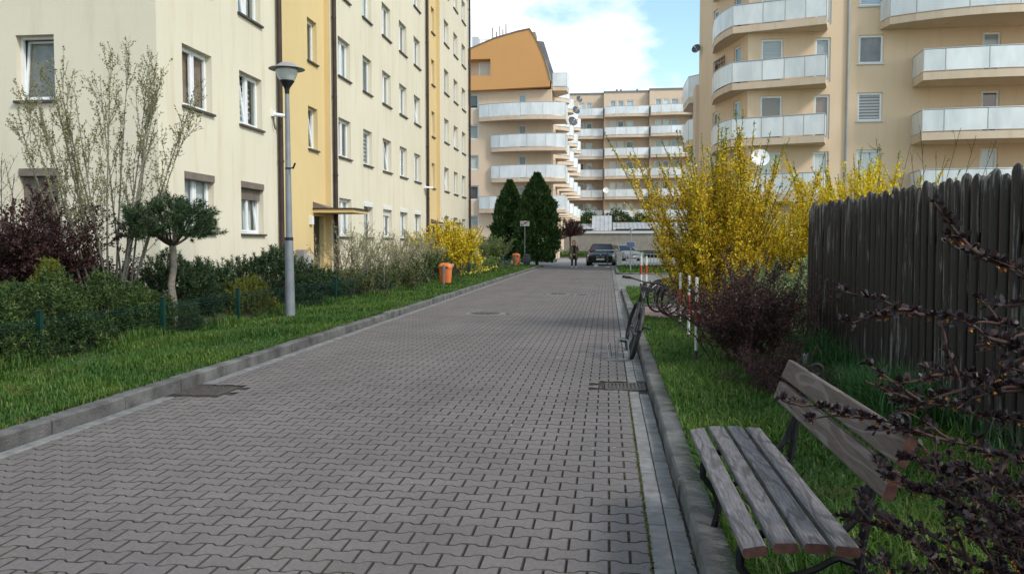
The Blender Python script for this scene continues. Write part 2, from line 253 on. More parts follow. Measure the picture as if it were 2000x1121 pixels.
def qmesh(name, V, Fc):
    V = np.ascontiguousarray(V, dtype=np.float32); Fc = np.ascontiguousarray(Fc, dtype=np.int32); k = Fc.shape[1]
    me = bpy.data.meshes.new(name); me.vertices.add(len(V)); me.vertices.foreach_set('co', V.ravel()); me.loops.add(Fc.size); me.loops.foreach_set('vertex_index', Fc.ravel())
    me.polygons.add(len(Fc)); me.polygons.foreach_set('loop_start', np.arange(0, Fc.size, k, dtype=np.int32)); me.polygons.foreach_set('loop_total', np.full(len(Fc), k, np.int32)); me.update(calc_edges=True); me.validate(); return me
def copy_tree(o, parent=None):
    c = o.copy(); COL.objects.link(c); c.parent = parent
    for ch in list(o.children): copy_tree(ch, c)
    return c

# ================================================================== setting
def struct(o): return tag(o, kind='structure')
g = MB(); g.add([(-400, -60, -.06), (400, -60, -.06), (400, 900, -.06), (-400, 900, -.06)], [(0, 1, 2, 3)]); struct(g.build('ground', M['turf']))
road = struct(MB().add([(-4.40, .5, -.012), (.50, .5, -.012), (.50, 56, -.012), (-4.40, 56, -.012)], [(0, 1, 2, 3)]).build('road', M['joint']))
cross = struct(MB().add([(-60, 56, -.008), (60, 56, -.008), (60, 92, -.008), (-60, 92, -.008)], [(0, 1, 2, 3)]).build('cross_road', M['asphalt']))
PX, PY = .20, .14; XR, XL = .215, -4.185; A = .0125; G = .0034; GE = .0044
def paver_poly(full, flip=0):
    hi, lo = PY / 2 + A - G, PY / 2 - A - G
    if full: top = [(-.1 + GE, hi), (-.064, hi), (-.036, lo), (.036, lo), (.064, hi), (.1 - GE, hi)]
    elif flip == 0: top = [(-.1 + GE, hi), (-.064, hi), (-.036, lo), (-GE, lo)]      # left end half
    else: top = [(GE, lo), (.036, lo), (.064, hi), (.1 - GE, hi)]
    return [(x, -y) for x, y in top] + [(x, y) for x, y in top[::-1]]
def inset(poly, d):
    P = np.array(poly); n = len(P); out = []
    for i in range(n):
        a, b, c = P[i - 1], P[i], P[(i + 1) % n]; e1 = unit(b - a); e2 = unit(c - b); n1 = np.array((-e1[1], e1[0])); n2 = np.array((-e2[1], e2[0])); m = unit(n1 + n2); out.append(b + m * d / max(.5, m @ n1))
    return out
def paver_arr(poly, ch=.0035, h=.0118):
    n = len(poly); ins = inset(poly, ch); V = [(x, y, 0) for x, y in ins] + [(x, y, -.0045) for x, y in poly] + [(x, y, -h) for x, y in poly]
    Fq = []; 
    for k in range(2):
        for i in range(n): j = (i + 1) % n; Fq.append((k * n + n + i, k * n + n + j, k * n + j, k * n + i))
    return np.array(V), [tuple(range(n))] + Fq
variants = {'full': paver_arr(paver_poly(True)), 'l': paver_arr(paver_poly(False, 0)), 'r': paver_arr(paver_poly(False, 1))}
manholes = [(-2.62, 17.67, .33), (-1.48, 24.87, .28), (-.75, 24.5, .16)]
grates = [(-4.30, -3.82, 7.75, 8.22), (-.02, .40, 8.52, 8.94)]
cells = []
nrow = int((56 - 1.2) / PY)
for j in range(nrow):
    y = 1.2 + (j + .5) * PY
    for i in range(22):
        if j % 2 == 0: c = [(XL + .1 + i * PX, 'full')]
        else: c = [(XL + i * PX + PX, 'full')] if i < 21 else []
        for x, k in c: cells.append((x, y, k))
    if j % 2: cells.append((XL, y, 'r')); cells.append((XR, y, 'l'))
def blocked(x, y):
    return any((x - a) ** 2 + (y - b) ** 2 < (r + .11) ** 2 for a, b, r in manholes) or any(x0 - .09 < x < x1 + .09 and y0 - .07 < y < y1 + .07 for x0, x1, y0, y1 in grates)
cells = [c for c in cells if not blocked(c[0], c[1])]
cy_, sy_ = math.cos(R(6.585)), math.sin(R(6.585))
def inview(x, y, m=1.0): d = -x * sy_ + y * cy_; s = x * cy_ + y * sy_; return d > 3.35 and abs(s) < d * .617 * m
vis = sorted([c for c in cells if inview(c[0], c[1])], key=lambda c: c[1])
near = set(vis[:300])
def jz(): return random.uniform(-.0016, .0010)
pmesh = {}
for k, (V, Fc) in variants.items():
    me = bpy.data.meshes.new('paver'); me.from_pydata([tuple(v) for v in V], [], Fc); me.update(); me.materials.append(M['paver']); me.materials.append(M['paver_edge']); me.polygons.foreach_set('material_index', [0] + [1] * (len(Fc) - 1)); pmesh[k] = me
for x, y, k in vis[:300]:
    o = obj('paver', pmesh[k], None, road, True); o.location = (x, y, jz()); o.rotation_euler = (random.uniform(-.003, .003), random.uniform(-.003, .003), random.uniform(-.006, .006))
rest = MB()
rv, rf = [], []; off = 0
for c in cells:
    if c in near: continue
    V, Fc = variants[c[2]]
    if c[1] > 7: nv = len(V) // 3; V = V[:2 * nv]; Fc = Fc[:1 + nv]
    rv.append(V + np.array((c[0], c[1], jz()))); rf += [tuple(i + off for i in f) for f in Fc]; off += len(V)
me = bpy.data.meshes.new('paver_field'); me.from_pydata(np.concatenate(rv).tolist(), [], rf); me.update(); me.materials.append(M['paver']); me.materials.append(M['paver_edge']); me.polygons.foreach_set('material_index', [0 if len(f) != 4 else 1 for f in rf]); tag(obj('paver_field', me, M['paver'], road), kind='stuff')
# gutter pavers
gp = MB().box(-.047, .047, -.096, .096, -.03, 0, .005).mesh('gutter_paver'); gp.materials.append(M['paver_light'])
for Xc in (.268, .368):
    y = 1.3 + (.1 if Xc > .3 else 0)
    while y < 27:
        if not (8.40 < y < 9.06):
            o = obj('gutter_paver', gp, None, road, True); o.location = (Xc, y, random.uniform(.000, .006)); o.rotation_euler = (random.uniform(-.01, .01), .03, random.uniform(-.02, .02))
        y += .2
gpl = MB().box(-.062, .062, -.096, .096, -.03, 0, .005).mesh('gutter_paver_left'); gpl.materials.append(M['paver_light']); gm = MB(); y = 1.3; cnt = 0
while y < 54:
    if not (7.6 < y < 8.35):
        if 4.8 < y < 24: o = obj('gutter_paver', gpl, None, road, True); o.location = (-4.256, y, random.uniform(.0, .005)); o.rotation_euler = (0, -.03, random.uniform(-.015, .015))
        else: gm.box(-4.256 - .062, -4.256 + .062, y - .096, y + .096, -.03, .003, .005)
    y += .2
tag(gm.build('gutter_paver_row', M['paver_light'], road), kind='stuff')
# kerbs
ks = MB().box(-.075, .075, -.492, .492, -.12, .12, .014).mesh('kerb_stone'); ks.materials.append(M['kerb'])
ksh = MB().box(-.075, .075, -.242, .242, -.12, .12, .014).mesh('kerb_stone_half'); ksh.materials.append(M['kerb'])
lk = struct(MB().box(-4.47, -4.36, 1, 56, -.13, .06).build('left_kerb', M['joint'])); rk = struct(MB().box(.445, .555, 1, 20.2, -.13, .06).build('right_kerb', M['joint']))
for i in range(53):
    yc = 1.5 + i; o = obj('kerb_stone', ks, None, lk, True); dz = 0 if yc < 25 else 0; o.location = (-4.412 + random.uniform(-.006, .006), yc, random.uniform(-.008, .004)); o.rotation_euler = (random.uniform(-.006, .006), random.uniform(-.02, .02), random.uniform(-.006, .006))
    o.scale = (1, 1, 1)
yc = .9
for i in range(19):
    o = obj('kerb_stone', ks, None, rk, True); o.location = (.497 + random.uniform(-.008, .008), yc + .5, random.uniform(-.012, .004)); o.rotation_euler = (random.uniform(-.008, .008), random.uniform(-.02, .03), random.uniform(-.008, .008)); yc += 1.0
# side kerbs on the right
rk2 = struct(MB().box(.60, 3.0, 19.33, 19.43, -.13, .05).build('bay_kerb', M['joint']))
for i in range(3): o = obj('kerb_stone', ks, None, rk2, True); o.location = (1.08 + i, 19.38, -.01); o.rotation_euler = (0, 0, R(90))
rk3 = struct(MB().box(.46, .54, 19.6, 27, -.13, .05).build('island_kerb', M['joint']))
for i in range(7): o = obj('kerb_stone', ks, None, rk3, True); o.location = (.5, 20.1 + i, -.03)
rk4 = struct(MB().box(.46, .54, 41, 54, -.13, .05).build('far_kerb', M['joint']))
for i in range(13): o = obj('kerb_stone', ks, None, rk4, True); o.location = (.5, 41.5 + i, -.02)
for i in range(3): o = obj('kerb_stone', ks, None, rk4, True); o.location = (1.05 + i, 40.9, -.02); o.rotation_euler = (0, 0, R(90))
bk = struct(MB().box(-14, 3, 90, 90.15, -.1, .1).build('back_kerb', M['kerb']))
# verges
struct(MB().add([(-4.47, .5, .085), (-4.47, 56, .085), (-6.7, 56, .11), (-6.7, .5, .11)], [(0, 1, 2, 3)]).build('left_verge', M['turf']))
bed = MB(); xs = np.linspace(-6.6, -9.25, 8); ys = np.linspace(.5, 56, 90); V = [(x, y, .105 + (.36) * min(1, max(0, (-6.75 - x) / 2.2)) + .05 * math.sin(x * 5 + y * 2.1) * math.sin(y * 3.3)) for y in ys for x in xs]
bed.add(V, [(j * 8 + i, j * 8 + i + 1, j * 8 + i + 9, j * 8 + i + 8) for j in range(89) for i in range(7)])
bed.add([(-9.2, .5, .42), (-40, .5, .42), (-40, 16.4, .42), (-9.2, 16.4, .42)], [(0, 1, 2, 3)]); struct(bed.build('garden_bed', M['soil']))
struct(MB().add([(.56, .5, .095), (40, .5, .095), (40, 16, .095), (.56, 16, .095)], [(0, 1, 2, 3)]).build('right_verge', M['turf']))
struct(MB().add([(3.4, 16, .095), (40, 16, .095), (40, 56, .095), (3.4, 56, .095)], [(0, 1, 2, 3)]).build('courtyard_lawn', M['turf']))
struct(MB().add([(.56, 19.45, .07), (3.4, 19.45, .07), (3.4, 27, .07), (.56, 27, .07)], [(0, 1, 2, 3)]).build('island_verge', M['turf']))
struct(MB().add([(.56, 41, .08), (14, 41, .08), (14, 55, .08), (.56, 55, .08)], [(0, 1, 2, 3)]).build('far_verge', M['turf']))
bank = MB().add([(-30, 90.1, .05), (4, 90.1, .05), (4, 99, .75), (-30, 99, .75)], [(0, 1, 2, 3)]).add([(-30, 99, .75), (60, 99, .75), (60, 130, .75), (-30, 130, .75)], [(0, 1, 2, 3)]); struct(bank.build('grass_bank', M['turf']))
def field(name, x0, x1, y0, y1, px, py, z, mat, jm):
    p = struct(MB().add([(x0, y0, z - .01), (x1, y0, z - .01), (x1, y1, z - .01), (x0, y1, z - .01)], [(0, 1, 2, 3)]).build(name, jm)); m = MB(); j = 0; y = y0
    while y < y1 - py * .6:
        x = x0 + (px / 2 if j % 2 else 0)
        while x < x1 - px * .6: m.box(x + .003, x + px - .003, y + .003, y + py - .003, z - .02, z + random.uniform(-.003, .002), .004); x += px
        y += py; j += 1
    tag(m.build('paver_field', mat, p), kind='stuff')
field('bicycle_bay', .58, 3.3, 16.02, 19.3, .2, .1, .05, M['redpaver'], M['joint']); field('footpath', .22, 4.2, 27.2, 40.8, .3, .3, .012, M['paver_light'], M['joint']); field('gutter_strip', .22, .46, 41, 55, .2, .24, .004, M['paver_light'], M['joint'])
# grates and manhole covers
def grate(x0, x1, y0, y1, label, z=.004):
    t = thing('drain_grate', label, 'drain', ((x0 + x1) / 2, (y0 + y1) / 2, 0)); fr = MB(); w = .035
    for a in ((x0, x1, y0, y0 + w), (x0, x1, y1 - w, y1), (x0, x0 + w, y0 + w, y1 - w), (x1 - w, x1, y0 + w, y1 - w)): fr.box(a[0], a[1], a[2], a[3], -.03, z)
    fr.build('frame', M['grate'], t); n = 9
    pit = MB().box(x0 + .01, x1 - .01, y0 + .01, y1 - .01, -.0119, -.010).build('pit', M['black'], t)
    for i in range(n):
        x = x0 + w + (x1 - x0 - 2 * w) * (i + .5) / n; MB().box(x - .012, x + .012, y0 + w, y1 - w, -.0099, z - .003).build('grate_bar', M['grate'], t)
grate(*grates[0], 'rusty iron drain grate beside the left kerb'); grate(*grates[1], 'iron drain grate in the gutter beside the right kerb')
for k, (a, b, r) in enumerate(manholes):
    t = thing('manhole_cover', ['large round manhole cover in the middle of the road', 'farther round manhole cover nearer the right kerb', 'small round valve cover right of the farther manhole'][k], 'manhole', (a, b, 0))
    m = MB(); m.lathe([(r + .12, -.011), (r + .12, -.002), (r + .005, .0), (r + .005, -.011)], (a, b, 0), 32); m.build('concrete_ring', M['paver_light'], t)
    m = MB(); m.lathe([(r, -.011), (r, .003), (r * .9, .003), (r * .88, -.001), (r * .01, -.001)], (a, b, 0), 32)
    for i in range(6):
        q = i * math.pi / 3; m.bar((a + r * .25 * math.cos(q), b + r * .25 * math.sin(q), .001), (a + r * .8 * math.cos(q), b + r * .8 * math.sin(q), .001), .03, .006)
    m.build('lid', M['grate'], t)
# ------------------------------------------------------------------ grass
def blades(rects, hpatch=.5, wid=(.0035, .006), lean=.45, seed=1):
    rg = np.random.default_rng(seed); B = []
    for (x0, x1, y0, y1, z, dens, h0, h1, *edge) in rects:
        n = int((x1 - x0) * (y1 - y0) * dens); x = rg.uniform(x0, x1, n); y = rg.uniform(y0, y1, n)
        pat = .5 + .25 * np.sin(x * 3.1 + 1.7 * np.sin(y * 1.3)) + .25 * np.sin(y * 2.3 + 2 * np.sin(x * 1.9 + 1)) ; keep = rg.uniform(0, 1, n) < .45 + .55 * pat; x, y, pat = x[keep], y[keep], pat[keep]; n = len(x)
        h = rg.uniform(h0, h1, n) * (1 - hpatch + 2 * hpatch * pat); w = rg.uniform(*wid, n) * (edge[0] if edge else 1)
        B.append(np.stack([x, y, np.full(n, z), h, w], 1))
    B = np.concatenate(B); n = len(B); a = rg.uniform(0, 2 * math.pi, n); ln = rg.gamma(2.0, lean / 2, n); d = np.stack([np.cos(a), np.sin(a), np.zeros(n)], 1); s = np.stack([-np.sin(a), np.cos(a), np.zeros(n)], 1)
    p = B[:, :3]; h = B[:, 3:4]; w = B[:, 4:5]; lnx = np.minimum(ln, 1.6)[:, None]; up = np.array((0, 0, 1.))
    mid = p + up * h * .55 + d * h * lnx * .22; tip = p + up * h * (1 - .25 * np.minimum(lnx, 1.3)) + d * h * lnx * .75
    V = np.stack([p - s * w, p + s * w, mid - s * w * .8, mid + s * w * .8, tip], 1).reshape(-1, 3); o = np.arange(n)[:, None] * 5
    return V, np.concatenate([o + np.array([[0, 1, 3]]), o + np.array([[0, 3, 2]]), o + np.array([[2, 3, 4]])])
def grass(name, label, rects, mat, **k):
    V, Fc = blades(rects, **k); tag(obj(name, qmesh(name, V, Fc), mat), label, 'grass', kind='stuff')
grass('grass', 'short green grass strip between left kerb and green fence', [(-6.6, -4.47, 3.5, 5.5, .09, 1800, .045, .11, 1.2), (-6.6, -4.47, 5.5, 13, .09, 2700, .045, .11, 1.3), (-6.6, -4.47, 13, 20, .09, 1700, .04, .09, 1.7), (-6.5, -4.47, 20, 32, .09, 800, .05, .09, 2.4), (-6.4, -4.47, 32, 55, .09, 320, .05, .10, 3.8), (-6.7, -6.3, 5, 20, .09, 1500, .10, .22, 1.3), (-6.5, -6.1, 20, 50, .09, 400, .1, .22, 2.5)], M['grass'], seed=3, hpatch=.65, lean=.65)
grass('lawn_grass', 'green grass around the bench beside the right kerb', [(.57, 3.2, 1.2, 4.2, .095, 5600, .06, .15, 1.15), (.57, 2.7, 4.2, 8, .095, 4500, .05, .13, 1.2), (.57, 2.6, 8, 12, .095, 3000, .05, .12, 1.15), (.57, 3.2, 12, 16, .095, 2600, .05, .1, 1.4), (2.7, 7, 4, 16, .095, 300, .06, .14, 2.5)], M['grass'], seed=4, hpatch=.65, lean=.75)
grass('kerb_grass', 'grass tufts leaning over the right kerb under the bench', [(.56, .75, 1.5, 4.6, .095, 5500, .09, .20, 1.1), (.56, .66, 4.6, 9, .095, 2000, .07, .14)], M['grass'], lean=.7, seed=5)
grass('edge_grass', 'ragged grass tufts along the back of the left kerb', [(-4.54, -4.45, 4, 14, .09, 2600, .05, .12, 1.1), (-4.54, -4.45, 14, 26, .09, 1200, .05, .12, 1.7)], M['grass'], lean=1.1, seed=15)
grass('island_grass', 'small patch of grass behind the parked bicycles', [(.58, 3.3, 19.6, 27, .07, 500, .06, .12, 2.6)], M['grass'], seed=6)
grass('far_grass', 'far patch of grass around the blue sign pole', [(.58, 8, 41, 55, .08, 140, .06, .12, 5)], M['grass'], seed=7)
grass('bank_grass', 'grass bank in front of the grey garage wall', [(-16, 4, 90.3, 98.9, .25, 90, .2, .5, 9)], M['grass'], seed=8)
fl = [(2.0, 2.62, 6.2, 11.0, .095, 1300, .22, .46, 1.2), (2.45, 2.62, 4.6, 11.0, .095, 900, .2, .42, 1.2)]
grass('long_grass', 'long dark grass along the foot of the wooden fence', fl, M['grass_dark'], lean=.9, hpatch=.3, seed=9)
# moss in joints by the right gutter
def leaves(P, D, Ln, W, rg, fold=.0):
    n = len(P); D = D / (np.linalg.norm(D, axis=1, keepdims=True) + 1e-9); r = rg.normal(size=(n, 3)); S = np.cross(D, r); S /= (np.linalg.norm(S, axis=1, keepdims=True) + 1e-9)
    Ln = np.broadcast_to(np.asarray(Ln, float), (n,))[:, None]; W = np.broadcast_to(np.asarray(W, float), (n,))[:, None]; Nn = np.cross(S, D)
    V = np.stack([P, P + D * Ln * .5 + S * W * .5 + Nn * Ln * fold, P + D * Ln, P + D * Ln * .5 - S * W * .5 + Nn * Ln * fold], 1).reshape(-1, 3)
    return V, np.arange(n * 4).reshape(-1, 4)
n = 2600; yy = 2 + 7 * RG.beta(1.5, 2.2, n); P = np.stack([.214 + RG.normal(0, .006, n), yy, RG.uniform(-.012, .002, n)], 1)
n2 = 1800; rr = RG.integers(0, 60, n2); col = RG.integers(0, 3, n2); P2 = np.stack([.215 - col * .1 - np.where((rr % 2 == 0), 0, .0) + RG.normal(0, .004, n2), 1.2 + rr * .14 + .07 + RG.uniform(-.05, .05, n2), RG.uniform(-.013, -.004, n2)], 1)
P = np.concatenate([P, P2]); V, Fc = leaves(P, RG.normal(size=P.shape) * (1, 1, .6) + (0, 0, .5), .012, .009, RG); tag(obj('moss', qmesh('moss', V, Fc), M['moss']), 'yellow green moss in the joint beside the right gutter', 'moss', kind='stuff')
n = 500; P = np.stack([.421 + RG.normal(0, .006, n), RG.uniform(1.5, 9, n), RG.uniform(0, .012, n)], 1); V, Fc = leaves(P, RG.normal(size=P.shape) * (1, 1, .3), .016, .010, RG); tag(obj('leaf_litter', qmesh('leaf_litter', V, Fc), leafmat('dead_leaves', [(.05, .03, .02), (.10, .05, .03), (.07, .07, .03)])), 'fallen leaves and dirt along the foot of the right kerb', 'leaves', kind='stuff')

n = 420; P = np.stack([np.concatenate([RG.uniform(-4.1, .2, 150), .25 - np.abs(RG.normal(0, .5, 270))]), np.concatenate([RG.uniform(3.4, 20, 150), RG.uniform(6, 20, 270)]), RG.uniform(.001, .004, n)], 1)
V, Fc = leaves(P, RG.normal(size=P.shape) * (1, 1, .12), RG.uniform(.010, .022, n), .010, RG); tag(obj('road_litter', qmesh('road_litter', V, Fc), leafmat('petals_and_grit', [(.10, .06, .03), (.30, .24, .12), (.42, .40, .36), (.5, .36, .05)])), 'tiny petals, leaf bits and grit scattered over the paving', 'litter', kind='stuff')

# ================================================================== buildings
def wall_open(mb, O, u, n, W, H, ops, depth=.3):
    O = np.array(O, float); u = unit(u); n = unit(n); z = np.array((0, 0, 1.)); us = sorted({0, W, *[o[0] for o in ops], *[o[1] for o in ops]}); vs = sorted({0, H, *[o[2] for o in ops], *[o[3] for o in ops]})
    flip = np.dot(np.cross(u, z), n) < 0
    def q(a, b, c, d): mb.add([a, b, c, d] if not flip else [d, c, b, a], [(0, 1, 2, 3)])
    for a, b in zip(us, us[1:]):
        for c, d in zip(vs, vs[1:]):
            if any(o[0] <= (a + b) / 2 <= o[1] and o[2] <= (c + d) / 2 <= o[3] for o in ops): continue
            q(O + u * a + z * c, O + u * b + z * c, O + u * b + z * d, O + u * a + z * d)
    for a, b, c, d in ops:
        i = -n * depth; p = [O + u * a + z * c, O + u * b + z * c, O + u * b + z * d, O + u * a + z * d]
        for k in range(4): q(p[(k + 1) % 4], p[k], p[k] + i, p[(k + 1) % 4] + i)
    return mb
cache = {}
def shared(key, fn, mat):
    if key not in cache:
        me = fn().mesh(key[0]); me.materials.append(M[mat]); cache[key] = me
    return cache[key]
def wframe(w, h, style):
    m = MB(); f = .055; d0, d1 = 0, .07
    for a in ((0, w, 0, f), (0, w, h - f, h), (0, f, f, h - f), (w - f, w, f, h - f)): m.box(a[0], a[1], d0, d1, a[2], a[3])
    if style in ('double', 'tiltl', 'tiltr'): m.box(w / 2 - .035, w / 2 + .035, d0, d1, f, h - f)
    for (a, b, tl) in leafs(w, h, style):
        s = .05; c, d = f + .003, h - f - .003
        def sh(v): return [(x, y + (zz - c) * (.12 if tl else 0), zz) for x, y, zz in v]
        for r in ((a, b, c, c + s), (a, b, d - s, d), (a, a + s, c + s, d - s), (b - s, b, c + s, d - s)):
            t = MB().box(r[0], r[1], -.014 if not tl else .0, .04, r[2], r[3]); m.add(sh(t.v), t.f)
    return m
def leafs(w, h, style):
    f = .058
    if style == 'single': return [(f, w - f, False)]
    if style == 'tilt1': return [(f, w - f, True)]
    return [(f, w / 2 - .037, style == 'tiltl'), (w / 2 + .037, w - f, style == 'tiltr')]
def wpane(w, h, style, i):
    a, b, tl = leafs(w, h, style)[i]; f = .055; c, d = f + .045, h - f - .045; t = MB().box(a + .045, b - .045, .008, .018, c, d)
    t.v = [(x, y + (z - f) * (.12 if tl else 0), z) for x, y, z in t.v]; return t
def win(parent, p, rz, w, h, style='double', rec=.14, blind='curtain', sill='sill', box=None, shut=0):
    """window with local x along the wall, -y outward; p = lower left corner of the opening on the wall face"""
    w, h = round(w, 3), round(h, 3); q = Vector(p); out = Vector((math.sin(rz), -math.cos(rz), 0)); base = q - out * rec
    o = obj('window', shared(('window', w, h, style), lambda: wframe(w, h, style), 'pvc'), None, parent, True); o.location = base - wl(parent); o.rotation_euler = (0, 0, rz)
    for i in range(len(leafs(w, h, style))): obj('pane', shared(('pane', w, h, style, i), lambda: wpane(w, h, style, i), 'pane'), None, o, True)
    tl = 'tilt' in style; obj('blind', shared(('blind', w, h, blind, tl), lambda: MB().box(.0, w, .2 if tl else .10, .215 if tl else .115, .0, h), blind), None, o, True)
    if sill: obj('sill', shared(('sill', w, rec, sill), lambda: MB().box(-.05, w + .05, -rec - .07, 0, -.045, .006), sill), None, o, True)
    if box: obj('shutter_box', shared(('shutter_box', w, h, rec, box), lambda: MB().box(.004, w - .004, -rec + .03 - .06, -.016, h - .17, h - .003, .01), box), None, o, True)
    if shut:
        def slats():
            m = MB(); zz = h - .17
            while zz > h - .17 - shut: m.box(.03, w - .03, -.06, -.045, zz - .038, zz - .004); zz -= .04
            return m
        obj('roller_shutter', shared(('roller_shutter', w, h, shut, box), slats, box or 'shutter'), None, o, True)
    return o
rr_ = random.Random(5)
# ------------------------------------------------ cream apartment block on the left
FX, RX = -9.2, -9.4; RT = 17.6
cb = thing('apartment_block', 'cream apartment block with two yellow stair bays along the left side', 'building', (-14, 35, 0))
def sillz(k): return 1.75 + 2.755 * k
def blindpick(k, zone=None): return rr_.choice(['curtain', 'curtain', 'curtain_dark', 'stripe', 'blind', 'curtain', 'shutter_white', 'blind', 'curtain_dark'])
segs = [(16.25, 22.62, [(17.28, 1.36), (20.10, 1.36)]), (27.0, 41.85, [(27.82, 1.36), (30.72, 1.18), (33.45, 1.36), (36.25, 1.36), (39.05, 1.36)]), (45.2, 54.6, [(46.4, 1.36), (49.3, 1.36), (52.1, 1.36)])]
for si, (y0, y1, cols) in enumerate(segs):
    ops = []
    for k in range(6):
        for (yc, w) in cols: ops.append((yc - y0, yc - y0 + w, sillz(k), sillz(k) + 1.34))
    m = MB(); wall_open(m, (FX, y0, 0), (0, 1, 0), (1, 0, 0), y1 - y0, RT, ops); m.build('facade_wall', M['cream'], cb)
    for k in range(6):
        for ci, (yc, w) in enumerate(cols):
            st = 'single' if w < 1.3 and rr_.random() < .7 else rr_.choice(['double', 'double', 'tiltl', 'double', 'tiltr']); bl = blindpick(k); bx = None; shu = 0
            if si == 0 and k == 1: st, bl = (('double', 'brown_blind') if ci == 0 else ('tiltl', 'stripe'))
            if si == 0 and k == 0: bx = 'shutter'; st = 'double' if ci == 0 else 'tiltr'; shu = 0 if ci == 0 else .26; bl = 'curtain'
            if si == 1 and k == 0 and ci > 0: bx = 'shutter_white'; shu = [0, 0, .22, 0, 0][ci]
            win(cb, (FX, yc, sillz(k)), R(90), w, 1.34, st, .15, bl, 'sill', bx, shu)
for (y0, y1, wy, ww) in [(22.62, 27.0, 25.45, .85), (41.85, 45.2, 43.95, .8)]:
    ops = [(wy - y0, wy - y0 + ww, sillz(k), sillz(k) + 1.34) for k in range(1, 6)]; door = (3.2, 4.15, .30, 2.40) if y0 < 30 else (1.9, 2.8, .30, 2.4); ops.append(door)
    m = MB(); wall_open(m, (RX, y0, 0), (0, 1, 0), (1, 0, 0), y1 - y0, RT, ops); m.add([(FX, y1, 0), (RX, y1, 0), (RX, y1, RT), (FX, y1, RT)], [(0, 1, 2, 3)]).add([(FX, y0, 0), (RX, y0, 0), (RX, y0, RT), (FX, y0, RT)], [(3, 2, 1, 0)]); m.build('stair_bay', M['yellow'], cb)
    for k in range(1, 6): win(cb, (RX, wy, sillz(k)), R(90), ww, 1.34, rr_.choice(['tilt1', 'single']), .15, 'curtain_dark', 'sill')
    d = MB().box(RX - .2, RX - .15, y0 + door[0], y0 + door[1], .3, 2.4).build('door', M['doorbrown'], cb); MB().box(RX - .149, RX - .13, y0 + door[0] + .15, y0 + door[1] - .2, .9, 2.2).build('door_glass', M['carglass'], d); MB().cyl((RX - .13, y0 + door[0] + .1, 1.3), (RX - .07, y0 + door[0] + .1, 1.3), .02).build('handle', M['bolt'], d)
    cy0 = y0 + door[0] - .05; c = MB().box(RX + .001, -8.05, cy0, cy0 + 1.65, 2.50, 2.60).build('canopy', M['yellow'], cb); MB().prism([(RX + .002, cy0 - .03), (-8.0, cy0 - .03), (-8.0, cy0 + 1.68), (RX + .002, cy0 + 1.68)], 2.602, 2.645).build('canopy_roof', M['dark_brown'], c)
    w_ = MB(); w_.add([(RX + .004, cy0, 2.646), (RX + .004, cy0 + 1.2, 2.646), (RX + .004, cy0 + 1.2, 2.70), (RX + .004, cy0, 2.85), (RX + .5, cy0, 2.646), (RX + .5, cy0 + 1.2, 2.646)], [(0, 1, 2, 3), (0, 3, 4), (1, 5, 2), (3, 2, 5, 4)]); w_.build('flashing', M['shutter'], c)
    MB().box(RX + .001, RX + .09, cy0 - .35, cy0 - .15, 2.10, 2.38, .015).build('wall_lamp', M['pvc'], cb)
# gable end
gops = [(x, x + .86, sillz(k) - .03, sillz(k) + 1.33) for k in range(6) for x in (21 - 12.31, 21 - 16.6)]
m = MB(); wall_open(m, (-21, 16.25, 0), (1, 0, 0), (0, -1, 0), 11.8, RT, gops); m.build('gable_wall', M['cream'], cb)
for k in range(6):
    for x in (-12.31, -16.6): win(cb, (x, 16.25, sillz(k) - .03), 0, .86, 1.36, 'tilt1' if k == 1 else 'single', .16, 'venetian' if k else 'curtain_dark', 'sill', 'shutter' if k == 0 else None, .75 if k == 0 else 0)
m = MB(); m.box(-20.99, RX - .36, 16.6, 54.5, 0, RT - .05); m.build('building_core', M['socle'], cb)
m = MB(); m.box(-21.05, FX + .28, 16.1, 54.85, RT, RT + .18); m.box(-20.9, FX + .1, 16.25, 54.7, RT + .18, RT + .3); m.build('roof_edge', M['dark_brown'], cb)
m = MB(); m.add([(FX, 54.6, 0), (-21, 54.6, 0), (-21, 54.6, RT), (FX, 54.6, RT)], [(0, 1, 2, 3)]).add([(-21, 16.25, 0), (-21, 54.6, 0), (-21, 54.6, RT), (-21, 16.25, RT)], [(3, 2, 1, 0)]); m.build('rear_wall', M['cream'], cb)
m = MB(); [m.box(FX + .001, FX + .025, a, b, 0, .56) for a, b in ((16.23, 22.62), (27.0, 41.85), (45.2, 54.6))]; m.box(-21, FX + .025, 16.225, 16.249, 0, .56); m.build('socle', M['socle'], cb)
m = MB(); [m.box(FX + .0, FX + .035, a, b, .56, .585) for a, b in ((16.22, 22.62), (27.0, 41.85), (45.2, 54.6))]; m.build('socle_flashing', M['sill'], cb)
for yy in (22.47, 27.17, 41.6, 54.5):
    m = MB(); m.tube([(FX + .10, yy, 0.2), (FX + .10, yy, 4.4), (FX + .11, yy - .03, 4.9), (FX + .11, yy - .03, RT + .1)], .072, 10)
    for z in np.arange(1.2, RT, 2.6): m.lathe([(.085, -.03), (.085, .03)], (FX + .105, yy - (.03 if z > 4.8 else 0), z), 10)
    m.build('downpipe', M['dark_brown'], cb, smooth=True)
for yy, z in ((22.2, 5.05), (41.25, 4.35)):
    t = thing('security_camera', 'white security camera on the ' + ('nearest' if yy < 30 else 'third') + ' brown downpipe of the cream block', 'camera', (FX + .1, yy, z)); MB().cyl((FX + .05, yy - .1, z), (FX + .42, yy + .05, z - .04), .05).build('camera_body', M['pvc'], t, smooth=True); MB().box(FX + .002, FX + .08, yy - .16, yy - .02, z - .06, z + .1).build('mount', M['pvc'], t); MB().tube([(FX + .06, yy - .1, z - .05), (FX + .06, yy - .1, z - .3), (FX + .06, yy, z - .4)], .015, 6).build('cable', M['black'], t)

